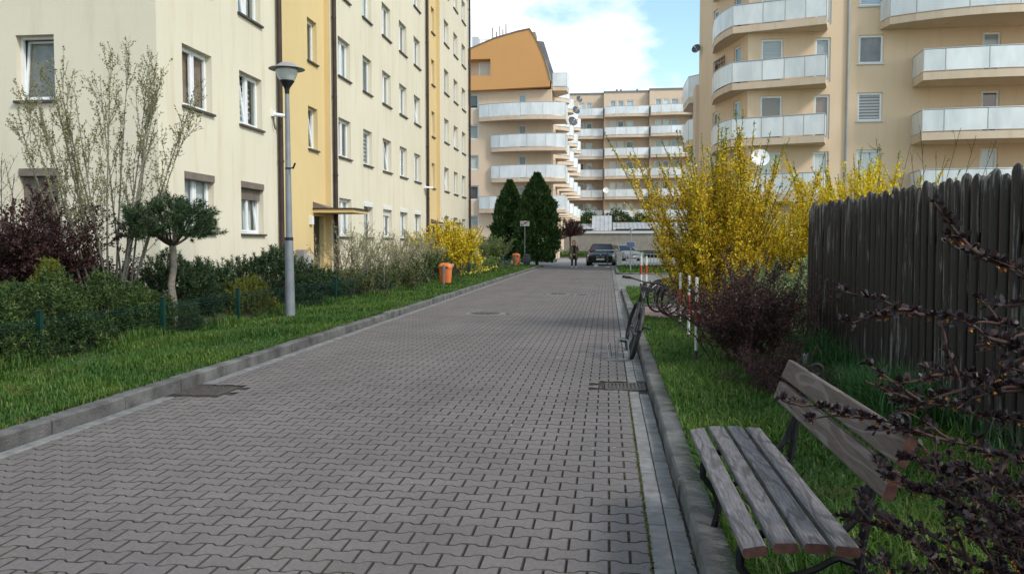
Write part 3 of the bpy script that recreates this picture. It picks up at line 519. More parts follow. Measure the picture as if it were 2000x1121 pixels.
# ------------------------------------------------ balconies
def arc(p0, p1, bulge, n):
    p0 = np.array(p0, float); p1 = np.array(p1, float); d = p1 - p0; nrm = unit((d[1], -d[0])); return [tuple(p0 + d * t + nrm * bulge * 4 * t * (1 - t)) for t in np.linspace(0, 1, n)]
def balcony(parent, edge, back, zs, mats=('slab', 'frost'), thick=.3, gh=1.02, per=None, gap=.06):
    """edge = outer plan polyline, back = closing points on the wall; zs = slab top"""
    b = MB().prism(list(edge) + list(back), zs - thick, zs).build('balcony', M[mats[0]], parent)
    inner = edge; E = np.array(edge, float); per = per or [len(E) - 1]
    m = MB(); m.tube([(x, y, zs + gap + gh) for x, y in E], .03, 6); [m.cyl((E[i][0], E[i][1], zs), (E[i][0], E[i][1], zs + gap + gh), .02, n=6) for i in per + [0] if i < len(E)]; m.build('railing', M['rail'], b)
    st = [0] + [i for i in per if i > 0]
    for a, c in zip(st, st[1:]):
        pts = E[a:c + 1]; m = MB(); k = len(pts); tn = np.gradient(pts, axis=0); nn = np.stack([tn[:, 1], -tn[:, 0]], 1); nn /= np.linalg.norm(nn, axis=1, keepdims=True) + 1e-9; pts = pts.copy(); d0 = unit(pts[1] - pts[0]) * .025; d1 = unit(pts[-1] - pts[-2]) * .025; pts[0] = pts[0] + d0; pts[-1] = pts[-1] - d1; o1 = pts + nn * .012; o0 = pts - nn * .012
        poly = [tuple(p) for p in o1] + [tuple(p) for p in o0[::-1]]; m.prism(poly, zs + gap, zs + gap + gh - .03); m.build('glass_panel', M[mats[1]], b)
    return b
# ------------------------------------------------ peach block on the right
YD = 43.6
db = thing('peach_block', 'peach apartment block with frosted balconies behind the right hand bushes', 'building', (14, 48, 0))
RTD = 19.5; tops = [12.43 + 2.83 * k for k in (1, 0, -1, -2, -3)]   # slab tops
ops = []; wl_ = []
for zs in tops:
    if zs < 2: continue
    ops += [(.62, 1.72, zs + .0, zs + 2.2), (3.25, 4.02, zs, zs + 2.2), (11.2, 12.05, zs + .0, zs + 2.25)]
    wl_ += [((7.0 + .62, zs), 1.1, 2.2, 'r'), ((7.0 + 3.25, zs), .77, 2.2, 'r'), ((7 + 11.2, zs), .85, 2.25, 'r')]
for k, zs in enumerate(tops):
    ops.append((5.35, 6.55, zs + .85, zs + 2.27)); wl_.append(((7 + 5.35, zs + .85), 1.2, 1.42, 'm'))
m = MB(); wall_open(m, (7.0, YD, 0), (1, 0, 0), (0, -1, 0), 17, RTD, ops, .25); m.build('front_wall', M['peach'], db)
bset = ['blind', 'brown_blind', 'curtain', 'blind', 'curtain_dark']; mset = ['curtain', 'venetian', 'curtain_dark', 'stripe', 'curtain']
for i, ((x, z), w, h, t) in enumerate(wl_):
    kk = int(round((tops[0] - z + (0 if t == 'r' else .85)) / 2.83)); bl = (['curtain', 'curtain', 'blind', 'brown_blind', 'curtain'][min(4, kk)] if t == 'r' else mset[min(4, kk)]); win(db, (x, YD, z), 0, w, h, 'single', .08, bl, 'rail' if t == 'm' else None)
c0, c1 = np.array((7.0, YD)), np.array((5.3, 50.6)); dv = c1 - c0; Lc = np.linalg.norm(dv); uu = dv / Lc; nn_ = np.array((-uu[1], uu[0])); nn_ = nn_ if nn_[0] < 0 else -nn_
cops = [(4.2, 4.9, zs + .9, zs + 2.1) for zs in tops if zs > 2] + [(1.0, 1.9, zs, zs + 2.2) for zs in tops if zs > 2]
m = MB(); wall_open(m, (c1[0], c1[1], 0), (-uu[0], -uu[1], 0), (nn_[0], nn_[1], 0), Lc, RTD, [(Lc - b, Lc - a, c, d) for a, b, c, d in cops], .25); m.build('side_wall', M['peach'], db)
for a, b, c, d in cops:
    p = c0 + uu * b; win(db, (p[0], p[1], c), math.atan2(-uu[1], -uu[0]), b - a, d - c, 'single', .08, 'curtain_dark', None)
m = MB(); m.prism([(7.1, YD + .35), (24, YD + .35), (24, 58), (6.8, 58), (5.7, 50.6)], 0, RTD - .02); m.build('building_core', M['peach2'], db); MB().prism([(6.9, YD - .12), (24.1, YD - .12), (24.1, 58), (6.3, 58), (5.2, 50.6)], RTD, RTD + .25).build('roof_edge', M['roofgrey'], db)
m = MB(); m.add([(5.3, 50.6, 0), (6.4, 58, 0), (6.4, 58, RTD), (5.3, 50.6, RTD)], [(3, 2, 1, 0)]); m.box(5.12, 5.4, 50.62, 52.0, 0, 10.9); m.build('rear_side_wall', M['peach2'], db)
for k, zs in enumerate(tops):
    if zs < 2: gz = zs; 
    edge = [(5.75, 48.0)] + arc((5.62, 46.2), (6.2, 43.5), .12, 4) + [(7.6, 43.05)] + [(8.6, 42.72), (9.5, 42.4), (10.42, 42.08)] + [(10.75, 43.2)]
    balcony(db, edge, [(10.8, YD + .05), (7.02, YD + .05), (6.0, 47.9)], zs, thick=.33, per=[1, 4, 5, 6, 7, 8, 9], gh=1.0)
    if k <= 1: e2 = [(13.35, YD - .05)] + arc((13.5, 42.6), (24, 42.3), 1.5, 11)
    else: e2 = [(14.95, YD - .05)] + arc((14.8, 41.75), (24, 41.75), .55, 11)
    balcony(db, e2, [(24, YD + .05)], zs, thick=.36 if k > 1 else .33, per=[1, 2, 4, 6, 8, 10, 11], gh=1.02)
m = MB(); m.tube([(11.85, YD - .09, .2), (11.85, YD - .09, RTD)], .065, 10); m.build('downpipe', M['pipegrey'], db, smooth=True)
for i in range(8): z = tops[2] + .25 + i * .25; MB().bar((6.2, 46.4, z), (5.9, 47.9, z), .02, .04).build('trellis_slat', M['bark_dark'], db)
for i in range(7): t_ = i / 6; MB().box(6.18 - .3 * t_, 6.21 - .3 * t_, 46.4 + 1.5 * t_, 46.44 + 1.5 * t_, tops[2] + .1, tops[2] + 2.1).build('trellis_slat', M['bark_dark'], db)
for zs in (11.3, 8.45, 5.6): balcony(db, [(6.15, 56.5), (5.35, 57.4), (5.3, 61.0), (6.9, 62.2)], [], zs, thick=.36, gh=1.35, per=[1, 2, 3])
def dish(p, r, aim, label, matn='dish', pole=None):
    t = thing('satellite_dish', label, 'satellite dish', p); a = unit(aim); rot = Vector((0, 0, 1)).rotation_difference(Vector(a)).to_matrix(); m = MB(); pr = [(r * k, .22 * r * k * k) for k in (.02, .3, .6, .85, 1.0)]; pr = pr + [(r * 1.0, .22 * r + .012)] + [(r * k, .22 * r * k * k + .012) for k in (.85, .6, .3, .02)]
    m.lathe(pr, (0, 0, 0), 20); m.v = [tuple(rot @ Vector(v)) for v in m.v]; m.build('reflector', M[matn], t, True, True)
    e = np.array(rot @ Vector((0, 0, r * .8))); m = MB(); lo = np.array(rot @ Vector((0, -r, .2 * r))); lo2 = np.array(rot @ Vector((0, r, .2 * r))); lo = lo if lo[2] < lo2[2] else lo2; m.cyl(lo, e, .018, n=6); m.cyl(e, e * 1.15, .05, n=8); m.build('feed_arm', M['rail'], t, True)
    q = np.array(pole if pole else -a * .5); MB().tube([(0, 0, 0), tuple(q * .5), tuple(q)], .025, 6).build('bracket', M['rail'], t, True); return t
dish((5.1, 50.2, 12.9), .28, (-.5, -.8, .35), 'dark dish on the outer left edge of the peach block', 'greybin', (.3, .35, 0)); dish((7.5, 42.75, 5.75), .46, (.1, -.9, .35), 'white dish on a second floor balcony behind the forsythia', 'frost', (0, .1, -.9))
# ------------------------------------------------ orange topped block
bb = thing('orange_topped_block', 'peach block with orange curved top floor beyond the cream block', 'building', (-9, 90, 0)); YB = 76.5; ft = [13.05 + 2.79 * k for k in (0, -1, -2, -3, -4)]
ops = []; wlb = []
for i, zs in enumerate(ft[:5]):
    if zs > 2: ops.append((7.25, 8.0, zs, zs + 2.15)); wlb.append((-15.5 + 7.25, zs, .75, 2.15))
for zs in [13.05 + 2.79 * k + .9 for k in (0, -1, -2, -3, -4)]: ops.append((2.6, 3.55, zs, zs + 1.35)); wlb.append((-12.9, zs, .95, 1.35))
m = MB(); wall_open(m, (-15.5, YB, 0), (1, 0, 0), (0, -1, 0), 10.3, 15.6, ops, .25); m.build('front_wall', M['peach2'], bb)
for i, (x, z, w, h) in enumerate(wlb): win(bb, (x, YB, z), 0, w, h, 'single', .1, rr_.choice(['curtain_dark', 'blind', 'curtain_dark', 'curtain']), None)
MB().box(-15.5, -5.25, YB + .3, 112, 0, 15.55).build('building_core', M['peach2'], bb); MB().box(-15.5, -5.1, YB - .05, YB - .001, 0, 1.45).build('socle', M['socle'], bb)
sops = []; 
for zs in ft[:4]:
    for yc in (80, 86, 92, 98, 104): sops.append((yc - YB, yc - YB + 1.6, zs, zs + 2.1))
m = MB(); wall_open(m, (-5.2, YB, 0), (0, 1, 0), (1, 0, 0), 35.5, 16.2, sops, .2); m.build('side_wall', M['peach2'], bb)
for a, b, c, d in sops: win(bb, (-5.2, YB + a, c), R(90), 1.6, 2.1, 'double', .08, 'curtain_dark', None)
for k, zs in enumerate(ft[:4]):
    xl = -11.9 if k in (0, 3) else -10.8; e = [(xl, YB - .02)] + arc((xl + .05, 76.15), (-3.85, 75.55), .75 if k == 0 else .55, 9) + [(-3.82, 78.6)]
    balcony(bb, e, [(-5.22, 78.7), (-5.22, YB + .05)], zs, thick=.32, gh=1.15, per=[1, 2, 5, 7, 9, 10])
for zs in ft[:4] + [15.84]:
    for yc, bl in ((83.0, 1.5), (89.5, 1.7), (96.5, 1.9), (103.5, 2.0)):
        balcony(bb, arc((-5.25, yc - 2.9 + 2), (-5.25, yc + 2.9), bl * .9, 9), [], zs, thick=.32, gh=1.12, per=[2, 4, 6, 8])
balcony(bb, [(-5.15, 77.2), (-3.85, 77.3), (-3.75, 79.0), (-5.15, 81.0)], [], 15.95, thick=.34, gh=1.2, per=[1, 2, 3])
# orange shell
prof = [(-15.5, 15.45), (-5.28, 15.75), (-5.28, 16.3), (-5.42, 17.0), (-5.75, 18.1), (-6.15, 19.1), (-6.65, 20.15), (-7.15, 20.95), (-8.3, 20.75), (-10.4, 20.2), (-12.8, 19.25), (-15.5, 18.4)]
YO = 75.9
def faces_xz(mb, poly, y): n = len(poly); mb.add([(x, y, z) for x, z in poly], [tuple(range(n))])
# front face with a window recess: cut the polygon into strips
m = MB(); rx0, rx1, rz0, rz1 = -13.4, -10.75, 16.85, 18.35
def topz(x): 
    P = prof[7:][::-1]; return float(np.interp(x, [p[0] for p in P], [p[1] for p in P]))
def botz(x): return 15.45 + (x + 15.5) / 10.22 * .3
m.add([(-15.5, YO, botz(-15.5)), (rx0, YO, botz(rx0)), (rx0, YO, topz(rx0)), (-15.5, YO, topz(-15.5))], [(0, 1, 2, 3)]); m.add([(rx0, YO, botz(rx0)), (rx1, YO, botz(rx1)), (rx1, YO, rz0), (rx0, YO, rz0)], [(0, 1, 2, 3)]); m.add([(rx0, YO, rz1), (rx1, YO, rz1), (rx1, YO, topz(rx1)), (-12.8, YO, 19.25), (rx0, YO, topz(rx0))], [(0, 1, 2, 3, 4)])
m.add([(rx1, YO, botz(rx1))] + [(x, YO, z) for x, z in prof[1:9]] + [(-10.4, YO, 20.2), (rx1, YO, topz(rx1))], [tuple(range(11))])
m.add([(-15.5, YO, botz(-15.5)), (-5.28, YO, 15.75), (-5.28, YB + .3, 15.75), (-15.5, YB + .3, botz(-15.5))], [(0, 1, 2, 3)])
for a, b in (((rx0, rz0), (rx1, rz0)), ((rx1, rz0), (rx1, rz1)), ((rx1, rz1), (rx0, rz1))): m.add([(a[0], YO, a[1]), (b[0], YO, b[1]), (b[0], YO + 1.0, b[1]), (a[0], YO + 1.0, a[1])], [(3, 2, 1, 0)])
m.build('orange_front', M['orange'], bb); MB().add([(rx0, YO + .99, rz0), (rx1, YO + .99, rz0), (rx1, YO + .99, rz1), (rx0, YO + .99, rz1)], [(0, 1, 2, 3)]).build('recess_wall', M['peach2'], bb)
win(bb, (-11.95, YO + .96, rz0 + .02), 0, 1.15, 1.4, 'single', .02, 'curtain_dark', None)
m = MB(); pr = prof[2:]; 
for (a, b) in zip(pr, pr[1:]): m.add([(a[0], YO - .08, a[1] + .06), (a[0] + .55, 110, a[1] + .06), (b[0] + .55, 110, b[1] + .06), (b[0], YO - .08, b[1] + .06), (a[0], YO - .08, a[1] - .02), (b[0], YO - .08, b[1] - .02)], [(0, 1, 2, 3), (0, 3, 5, 4)])
m.build('curved_roof', M['roofgrey'], bb)
for yc in (79, 88, 97): MB().add([(-6.0, yc, 16.2), (-6.0, yc + 3.5, 16.2), (-4.75, yc + 3.5, 16.2), (-4.75, yc, 16.2), (-7.2, yc, 20.7), (-7.2, yc + 3.5, 20.7), (-6.1, yc + 3.5, 20.5), (-6.1, yc, 20.5)], [(3, 2, 1, 0), (4, 5, 6, 7), (0, 1, 5, 4), (1, 2, 6, 5), (2, 3, 7, 6), (3, 0, 4, 7)]).build('dormer', M['roofgrey'], bb)
MB().box(-7.9, -7.0, 80, 82, 20.3, 21.7).build('chimney', M['wallgrey'], bb); MB().box(-13.1, -12.5, 80, 81, 18.6, 21.4).build('chimney', M['coping'], bb)
m = MB(); m.box(-13.0, -9.0, 81, 84, 18.8, 20.5); m.build('roof_hut', M['wallgrey'], bb)
m = MB()
for x in np.arange(-12.6, -9.6, .35): m.cyl((x, 80.5, 20.4), (x, 80.5, 21.2), .025, n=5)
m.bar((-12.7, 80.5, 21.2), (-9.5, 80.5, 21.2), .05, .05); m.bar((-12.7, 80.5, 20.8), (-9.5, 80.5, 20.8), .05, .05); m.build('roof_railing', M['rail'], bb)
for x, z in ((-11.3, 22.6), (-10.95, 22.2), (-10.6, 22.7), (-10.3, 22.4), (-10.0, 22.9)): MB().cyl((x, 81.5, 20), (x, 81.5, z), .06, n=6).build('antenna', M['greybin'], bb)
MB().cyl((-8.9, 82, 20.3), (-8.9, 82, 22.3), .035, n=5).build('antenna', M['greybin'], bb)
for k, (p, r) in enumerate((((-3.5, 81.0, 13.3), .48), ((-3.3, 84.5, 14.9), .42), ((-3.1, 88, 16.6), .36))): dish(p, r, (.55, -.75, .35), ['big dish beside the upper corner balcony of the orange topped block', 'second dish, behind the big dish on the orange topped block', 'smallest and highest dish on the side of the orange topped block'][k], 'greybin', (-.6, .6, -.2))
# ------------------------------------------------ far terraced block
fb = thing('far_block', 'pale peach block with long rows of white balconies closing the view', 'building', (6, 120, 0)); lv = [18.9 + 2.77 * k for k in (0, -1, -2, -3, -4, -5)]
secs = [(-7.0, -.65, 116.2), (-.65, 5.45, 114.8), (5.45, 11.05, 114.0), (11.05, 20, 113.2)]
wxs = [[-4.2, -3.1], [.15, 1.2, 2.35], [6.2, 7.25, 8.3], [12, 13.2]]
for s, (x0, x1, y) in enumerate(secs):
    ops = []; L_ = []
    for zs in lv:
        for i, x in enumerate(wxs[s]): w = .85 if i < 2 else 1.05; ops.append((x - x0, x - x0 + w, zs, zs + 2.1)); L_.append((x, zs, w))
    top = [22.1, 22.05, 22.15, 22.2][s]; m = MB(); wall_open(m, (x0, y, 0), (1, 0, 0), (0, -1, 0), x1 - x0, top, ops, .2); m.add([(x0, y, 0), (x0, y + 4, 0), (x0, y + 4, top), (x0, y, top)], [(3, 2, 1, 0)]); m.build('front_wall', M['peach2'], fb)
    for x, zs, w in L_: win(fb, (x, y, zs), 0, w, 2.1, 'single', .06, rr_.choice(['pvc', 'curtain_dark', 'blind', 'curtain', 'shutter_white']), None)
    MB().box(x0, x1, y + .3, y + 12, 0, top - .05).build('building_core', M['peach2'], fb); MB().box(x0 - .05, x1 + .05, y - .1, y + 12, top, top + .2).build('roof_edge', M['roofgrey'], fb)
    for zs in lv:
        n = 5; balcony(fb, [(x0 + .1, y - .02)] + arc((x0 + .15, y - 1.3), (x1 - .1, y - 1.5), .25, n) + [(x1 - .05, y - .02)], [], zs, thick=.32, gh=1.0, per=[1, 2, 3, 4, 5, 6])
for x in (1.2, 1.8, 4.2, 9.1, 9.4, 9.9, 10.3): MB().cyl((x * .95, 120, 22), (x * .95, 120, 23.4), .12, n=8).build('roof_vent', M['greybin'], fb)
for k, (p, lab) in enumerate((((-2.4, 115.0, 9.0), 'grey dish on the left balconies of the far block'), ((-1.9, 115.0, 6.1), 'grey dish below the other dish on the far block'), ((-.3, 113.0, 8.7), 'white dish at the balcony joint of the far block'))): dish(p, 1.0 * .55 if k < 2 else .4, (.05, -.9, .3), lab, 'dish' if k < 2 else 'pvc', (0, .2, -.8))
# ------------------------------------------------ garage with sheet roof
gt = thing('garage', 'low grey garage wall with sheet metal roof at the end of the road', 'garage', (0, 100, .7)); MB().box(-14, 16, 99.2, 99.6, .5, 2.75).build('wall', M['wallgrey'], gt); MB().box(-14.1, 16.1, 99.05, 99.75, 2.75, 3.05).build('coping', M['coping'], gt)
def ribbed(x0, x1, y0, y1, z0, z1, name):
    m = MB(); m.add([(x0, y0, z0), (x1, y0, z0), (x1, y1, z1), (x0, y1, z1)], [(0, 1, 2, 3)])
    for x in np.arange(x0, x1, .5): m.bar((x, y0, z0 + .03), (x, y1, z1 + .03), .05, .06)
    m.build(name, M['sheet'], gt)
ribbed(-14, -1.6, 99.6, 104, 3.3, 4.0, 'roof_sheet'); ribbed(-1.9, .45, 99.9, 103.5, 3.1, 5.0, 'ramp_roof'); ribbed(.6, 16, 99.6, 105, 3.2, 4.2, 'roof_sheet'); MB().box(-1.9, .45, 100, 103.4, 3.0, 3.09).build('ramp_edge', M['coping'], gt)
for x0, x1 in ((-8, -2.2), (.9, 2.6), (3, 5.5)): MB().box(x0, x1, 99.2, 99.3, 3.06, 3.3).build('slot', M['black'], gt)

# ================================================================== plants
def stems(rg, base, n, Lr, tilt, k=9, curve=0., wob=.08, spread=.1, az=(0, 2 * math.pi)):
    out = []
    for _ in range(n):
        a = rg.uniform(*az); t = tilt[0] + (tilt[1] - tilt[0]) * rg.uniform() ** .7; Ln = rg.uniform(*Lr); p = np.array(base, float) + np.array((rg.normal(0, spread), rg.normal(0, spread), 0)); pts = [p.copy()]
        for i in range(k - 1):
            t += curve / k + rg.normal(0, wob * .5); a += rg.normal(0, wob); p = p + Ln / (k - 1) * np.array((math.sin(t) * math.cos(a), math.sin(t) * math.sin(a), math.cos(t))); pts.append(p.copy())
        out.append(np.array(pts))
    return out
def side(rg, paths, per, Lr, f=(.25, .95), ang=(.4, .9), k=5, up=.25, taper=.6, wob=.12):
    out = []
    for P in paths:
        for _ in range(per if isinstance(per, int) else rg.poisson(per)):
            u = rg.uniform(*f); x = u * (len(P) - 1); i = min(int(x), len(P) - 2); p = P[i] + (P[i + 1] - P[i]) * (x - i); t = unit(P[i + 1] - P[i]); r = unit(np.cross(t, rg.normal(size=3))); an = rg.uniform(*ang); d = unit(t * math.cos(an) + r * math.sin(an)); Ln = rg.uniform(*Lr) * (1 - taper * u); pts = [p]
            for j in range(k - 1): d = unit(d + np.array((0, 0, up / k)) + rg.normal(0, wob, 3)); p = p + d * Ln / (k - 1); pts.append(p)
            out.append(np.array(pts))
    return out
def samp(rg, paths, spacing, f0=0., f1=1., jit=.0):
    Ps, Ts, Us = [], [], []
    for P in paths:
        seg = np.linalg.norm(np.diff(P, axis=0), axis=1); tot = seg.sum(); n = max(1, int(tot * (f1 - f0) / spacing)); u = np.sort(rg.uniform(f0, f1, n)); x = u * (len(P) - 1); i = np.minimum(x.astype(int), len(P) - 2); fr = (x - i)[:, None]; Ps.append(P[i] + (P[i + 1] - P[i]) * fr); d = P[i + 1] - P[i]; Ts.append(d / (np.linalg.norm(d, axis=1, keepdims=True) + 1e-9)); Us.append(u)
    P = np.concatenate(Ps); return P + rg.normal(0, jit, P.shape) if jit else P, np.concatenate(Ts), np.concatenate(Us)
def tubes(groups, n=4):
    VV, FF, o = [], [], 0
    for paths, r0, r1 in groups:
        for P in paths:
            k = len(P); T = np.gradient(P, axis=0); T /= np.linalg.norm(T, axis=1, keepdims=True) + 1e-9; ref = np.array((.31, .83, .17)); a = np.cross(T, ref); a /= np.linalg.norm(a, axis=1, keepdims=True) + 1e-9; b = np.cross(T, a); r = np.linspace(r0, r1, k)[:, None, None]; q = 2 * math.pi * np.arange(n) / n
            V = P[:, None, :] + r * (np.cos(q)[None, :, None] * a[:, None, :] + np.sin(q)[None, :, None] * b[:, None, :]); VV.append(V.reshape(-1, 3)); i = np.arange(k - 1)[:, None] * n; j = np.arange(n)[None, :]; j2 = (j + 1) % n; FF.append(np.stack([i + j, i + j2, i + n + j2, i + n + j], -1).reshape(-1, 4) + o); o += k * n
    return np.concatenate(VV), np.concatenate(FF)
def part_q(name, VF, mat, parent): 
    return obj(name, qmesh(name, *VF), mat, parent)
def leafset(rg, P, T, Ln, W, out=.9, up=.2, fold=.08):
    n = len(P); D = T * .35 + rg.normal(0, out * .6, (n, 3)) + np.array((0, 0, up)); l = rg.uniform(Ln[0], Ln[1], n); return leaves(P, D, l, l * W, rg, fold)
def cat(*vf):
    o = 0; V, Fc = [], []
    for v, f in vf: V.append(v); Fc.append(f + o); o += len(v)
    return np.concatenate(V), np.concatenate(Fc)
def shoots(rg, P, D, nn, Ln, wid, spreadang=.9, slen=.08):
    """needle tufts: nn thin needles round each shoot"""
    n = len(P); D = D / (np.linalg.norm(D, axis=1, keepdims=True) + 1e-9); Pn = np.repeat(P, nn, 0); Dn = np.repeat(D, nn, 0); t = rg.uniform(-.2, 1, (n * nn, 1)); r = rg.normal(size=(n * nn, 3)); r -= Dn * (r * Dn).sum(1, keepdims=True); r /= np.linalg.norm(r, axis=1, keepdims=True) + 1e-9
    b = Pn + Dn * t * slen; d = Dn * (.35 + .5 * np.maximum(t, 0)) + r * spreadang; d /= np.linalg.norm(d, axis=1, keepdims=True); l = rg.uniform(*Ln, (n * nn, 1)); s = np.cross(d, rg.normal(size=d.shape)); s /= np.linalg.norm(s, axis=1, keepdims=True) + 1e-9
    V = np.stack([b - s * wid / 2, b + s * wid / 2, b + d * l], 1).reshape(-1, 3); return V, np.arange(len(V)).reshape(-1, 3)
def dome_pts(rg, c, rad, n, inner=.55, zmin=-.2):
    d = rg.normal(size=(n * 3, 3)); d /= np.linalg.norm(d, axis=1, keepdims=True); d = d[d[:, 2] > zmin][:n]; lump = 1 + .16 * np.sin(d[:, 0] * 7 + c[0] * 3) * np.sin(d[:, 1] * 6 + c[1]) + .10 * np.sin(d[:, 2] * 9 + d[:, 0] * 5 + c[1]); r = (inner + (1 - inner) * rg.uniform(0, 1, len(d)) ** .5) * lump; return np.array(c) + d * r[:, None] * np.array(rad), d
def conifer_shrub(name, label, c, rad, n, mat, nn=26, Ln=(.035, .06), wid=.006, seed=0, slen=.09, up=.7, group=None):
    rg = np.random.default_rng(seed); t = thing(name, label, 'shrub', (c[0], c[1], c[2] - .05), group=group); n = int(n * 2.0); nn = int(nn * 1.3); wid *= 1.9; P, d = dome_pts(rg, c, rad, n); D = d * .8 + np.array((0, 0, up)) + rg.normal(0, .25, d.shape); part_q('foliage', shoots(rg, P, D, nn, Ln, wid, slen=slen), M[mat], t)
    base = np.array((c[0], c[1], c[2] - .05)); k = rg.choice(len(P), min(len(P), 90), False); paths = [np.array([base + (P[i] - base) * u + np.array((0, 0, .12 * rad[2] * math.sin(u * 3.1))) for u in np.linspace(0, 1, 5)]) for i in k]; part_q('branches', tubes([(paths, .010, .003)]), M['bark_dark'], t); return t
names = ['leftmost mugo pine behind the green mesh fence', 'second mugo pine from the left behind the green fence', 'third mugo pine from the left behind the green fence', 'fourth mugo pine from the left, ending before the stem pine', 'low mugo pine behind the front row beneath the barberry']
for i, (c, rad, n) in enumerate([((-7.25, 8.6, .2), (.75, .8, .78), 700), ((-7.3, 9.9, .2), (.7, .8, .80), 700), ((-7.25, 11.1, .18), (.62, .75, .76), 650), ((-7.2, 12.0, .15), (.5, .55, .62), 420), ((-8.4, 10.8, .3), (.8, 1.0, .55), 600)]): conifer_shrub('mugo_pine', names[i], c, rad, n, 'needle', 30, seed=20 + i)
conifer_shrub('dwarf_pine', 'dark spiky dwarf pine behind the trunk of the stem pine', (-7.85, 14.3, .3), (.75, .6, 1.0), 420, 'needle_dark', 30, (.05, .08), .007, seed=31, slen=.14, up=1.1)
conifer_shrub('dwarf_pine', 'dark spiky dwarf pine right of the stem pine', (-7.7, 15.4, .25), (.6, .55, .85), 300, 'needle_dark', 30, (.05, .08), .007, seed=32, slen=.14, up=1.1)
conifer_shrub('dwarf_pine', 'large dark dwarf pine behind the street lamp', (-7.55, 17.9, .25), (1.05, 1.0, .98), 620, 'needle_dark', 30, (.05, .085), .008, seed=33, slen=.14, up=1.1)
conifer_shrub('spruce_shrub', 'low flat spruce against the fence beside the second post', (-6.95, 12.7, .12), (.4, .45, .42), 420, 'needle_dark', 22, (.02, .03), .005, seed=34, slen=.09, up=.1)
conifer_shrub('golden_juniper', 'golden juniper left of the street lamp', (-7.05, 15.55, .12), (.55, .6, .72), 520, 'gold', 24, (.02, .035), .007, seed=35, slen=.10, up=.3)
conifer_shrub('golden_conifer', 'small bright yellow green conifer under the purple barberry', (-8.0, 11.1, .62), (.24, .24, .60), 260, 'gold', 22, (.02, .035), .007, seed=36, slen=.08, up=.8)
conifer_shrub('dwarf_pine', 'dwarf pine in front of the granite post by the entrance', (-7.2, 20.0, .2), (.7, 1.1, .62), 380, 'needle_dark', 24, (.05, .08), .010, seed=37, slen=.12, up=.8)
# stem pine
t = thing('stem_pine', 'pine grafted on a bare trunk with a flat round crown', 'tree', (-6.95, 12.6, .2)); rg = np.random.default_rng(40)
MB().tube([(-6.95, 12.6, .12), (-6.93, 12.6, .5), (-6.97, 12.6, .85), (-6.91, 12.6, 1.15), (-6.93, 12.6, 1.5)], [.085, .06, .055, .05, .055], 10).build('trunk', M['bark_pine'], t, smooth=True)
lb = stems(rg, (-6.93, 12.6, 1.46), 14, (.55, .85), (.75, 1.35), 6, -.5, .1, .01); lb2 = side(rg, lb, 3, (.25, .4), (.4, .9), (.4, .8), 4, .5); part_q('limbs', tubes([(lb, .025, .010), (lb2, .010, .005)]), M['bark_dark'], t)
P, d = dome_pts(rg, (-6.92, 12.6, 1.78), (.68, .68, .40), 560, .45, -.55); ok = (P[:, 2] > 1.46 + .30 * (1 - np.hypot(P[:, 0] + 6.92, P[:, 1] - 12.6) / .8)); P, d = P[ok], d[ok]; part_q('crown', shoots(rg, P, d * (.8, .8, .4) + np.array((0, 0, .6)) + rg.normal(0, .3, d.shape), 38, (.05, .085), .011, slen=.12), M['needle_dark'], t)
# multi stemmed tree
rg = np.random.default_rng(41); t = thing('young_tree', 'thin multi stemmed tree with sparse new leaves before the gable', 'tree', (-8.0, 12.6, .3)); st = []
for (bx, az, tl, ln, c) in [(-8.02, .3, .04, 4.3, .03), (-7.98, 3.0, .13, 4.0, .0), (-8.15, 3.2, .24, 4.0, -.06), (-7.92, .1, .15, 3.9, .06), (-7.82, .3, .26, 3.7, .08), (-8.35, 3.1, .30, 4.1, -.10), (-8.05, 1.6, .08, 4.5, .0), (-8.2, 2.8, .18, 4.1, .0), (-7.78, -.1, .36, 3.3, .08), (-8.45, 3.3, .40, 3.6, -.12), (-7.9, .9, .10, 4.2, .05), (-8.2, 3.0, .21, 4.3, .0), (-8.12, 3.1, .15, 4.4, -.03), (-8.3, 3.2, .27, 3.8, .0), (-7.88, .2, .09, 4.2, .02), (-7.84, .0, .20, 3.9, .03), (-8.0, 4.6, .2, 3.6, .05)]: st += stems(rg, (bx, 12.7 + rg.normal(0, .15), .3), 1, (ln, ln), (tl, tl), 12, c, .04, .01, (az - .25, az + .25))
b1 = side(rg, st, 10, (.7, 1.35), (.25, .93), (.25, .6), 7, 1.0, .55, .06); b2 = side(rg, b1, 5, (.18, .42), (.15, .95), (.35, .8), 4, .5, .4)
part_q('trunk', tubes([(st, .021, .0035)], 7), M['bark'], t); part_q('branches', tubes([(b1, .0065, .0025), (b2, .0025, .0015)], 3), M['bark'], t); P, T, _ = samp(rg, b2 + b1 + st, .019, .25); part_q('crown', leafset(rg, P, T, (.03, .052), .42, .9, .1), M['olive'], t)
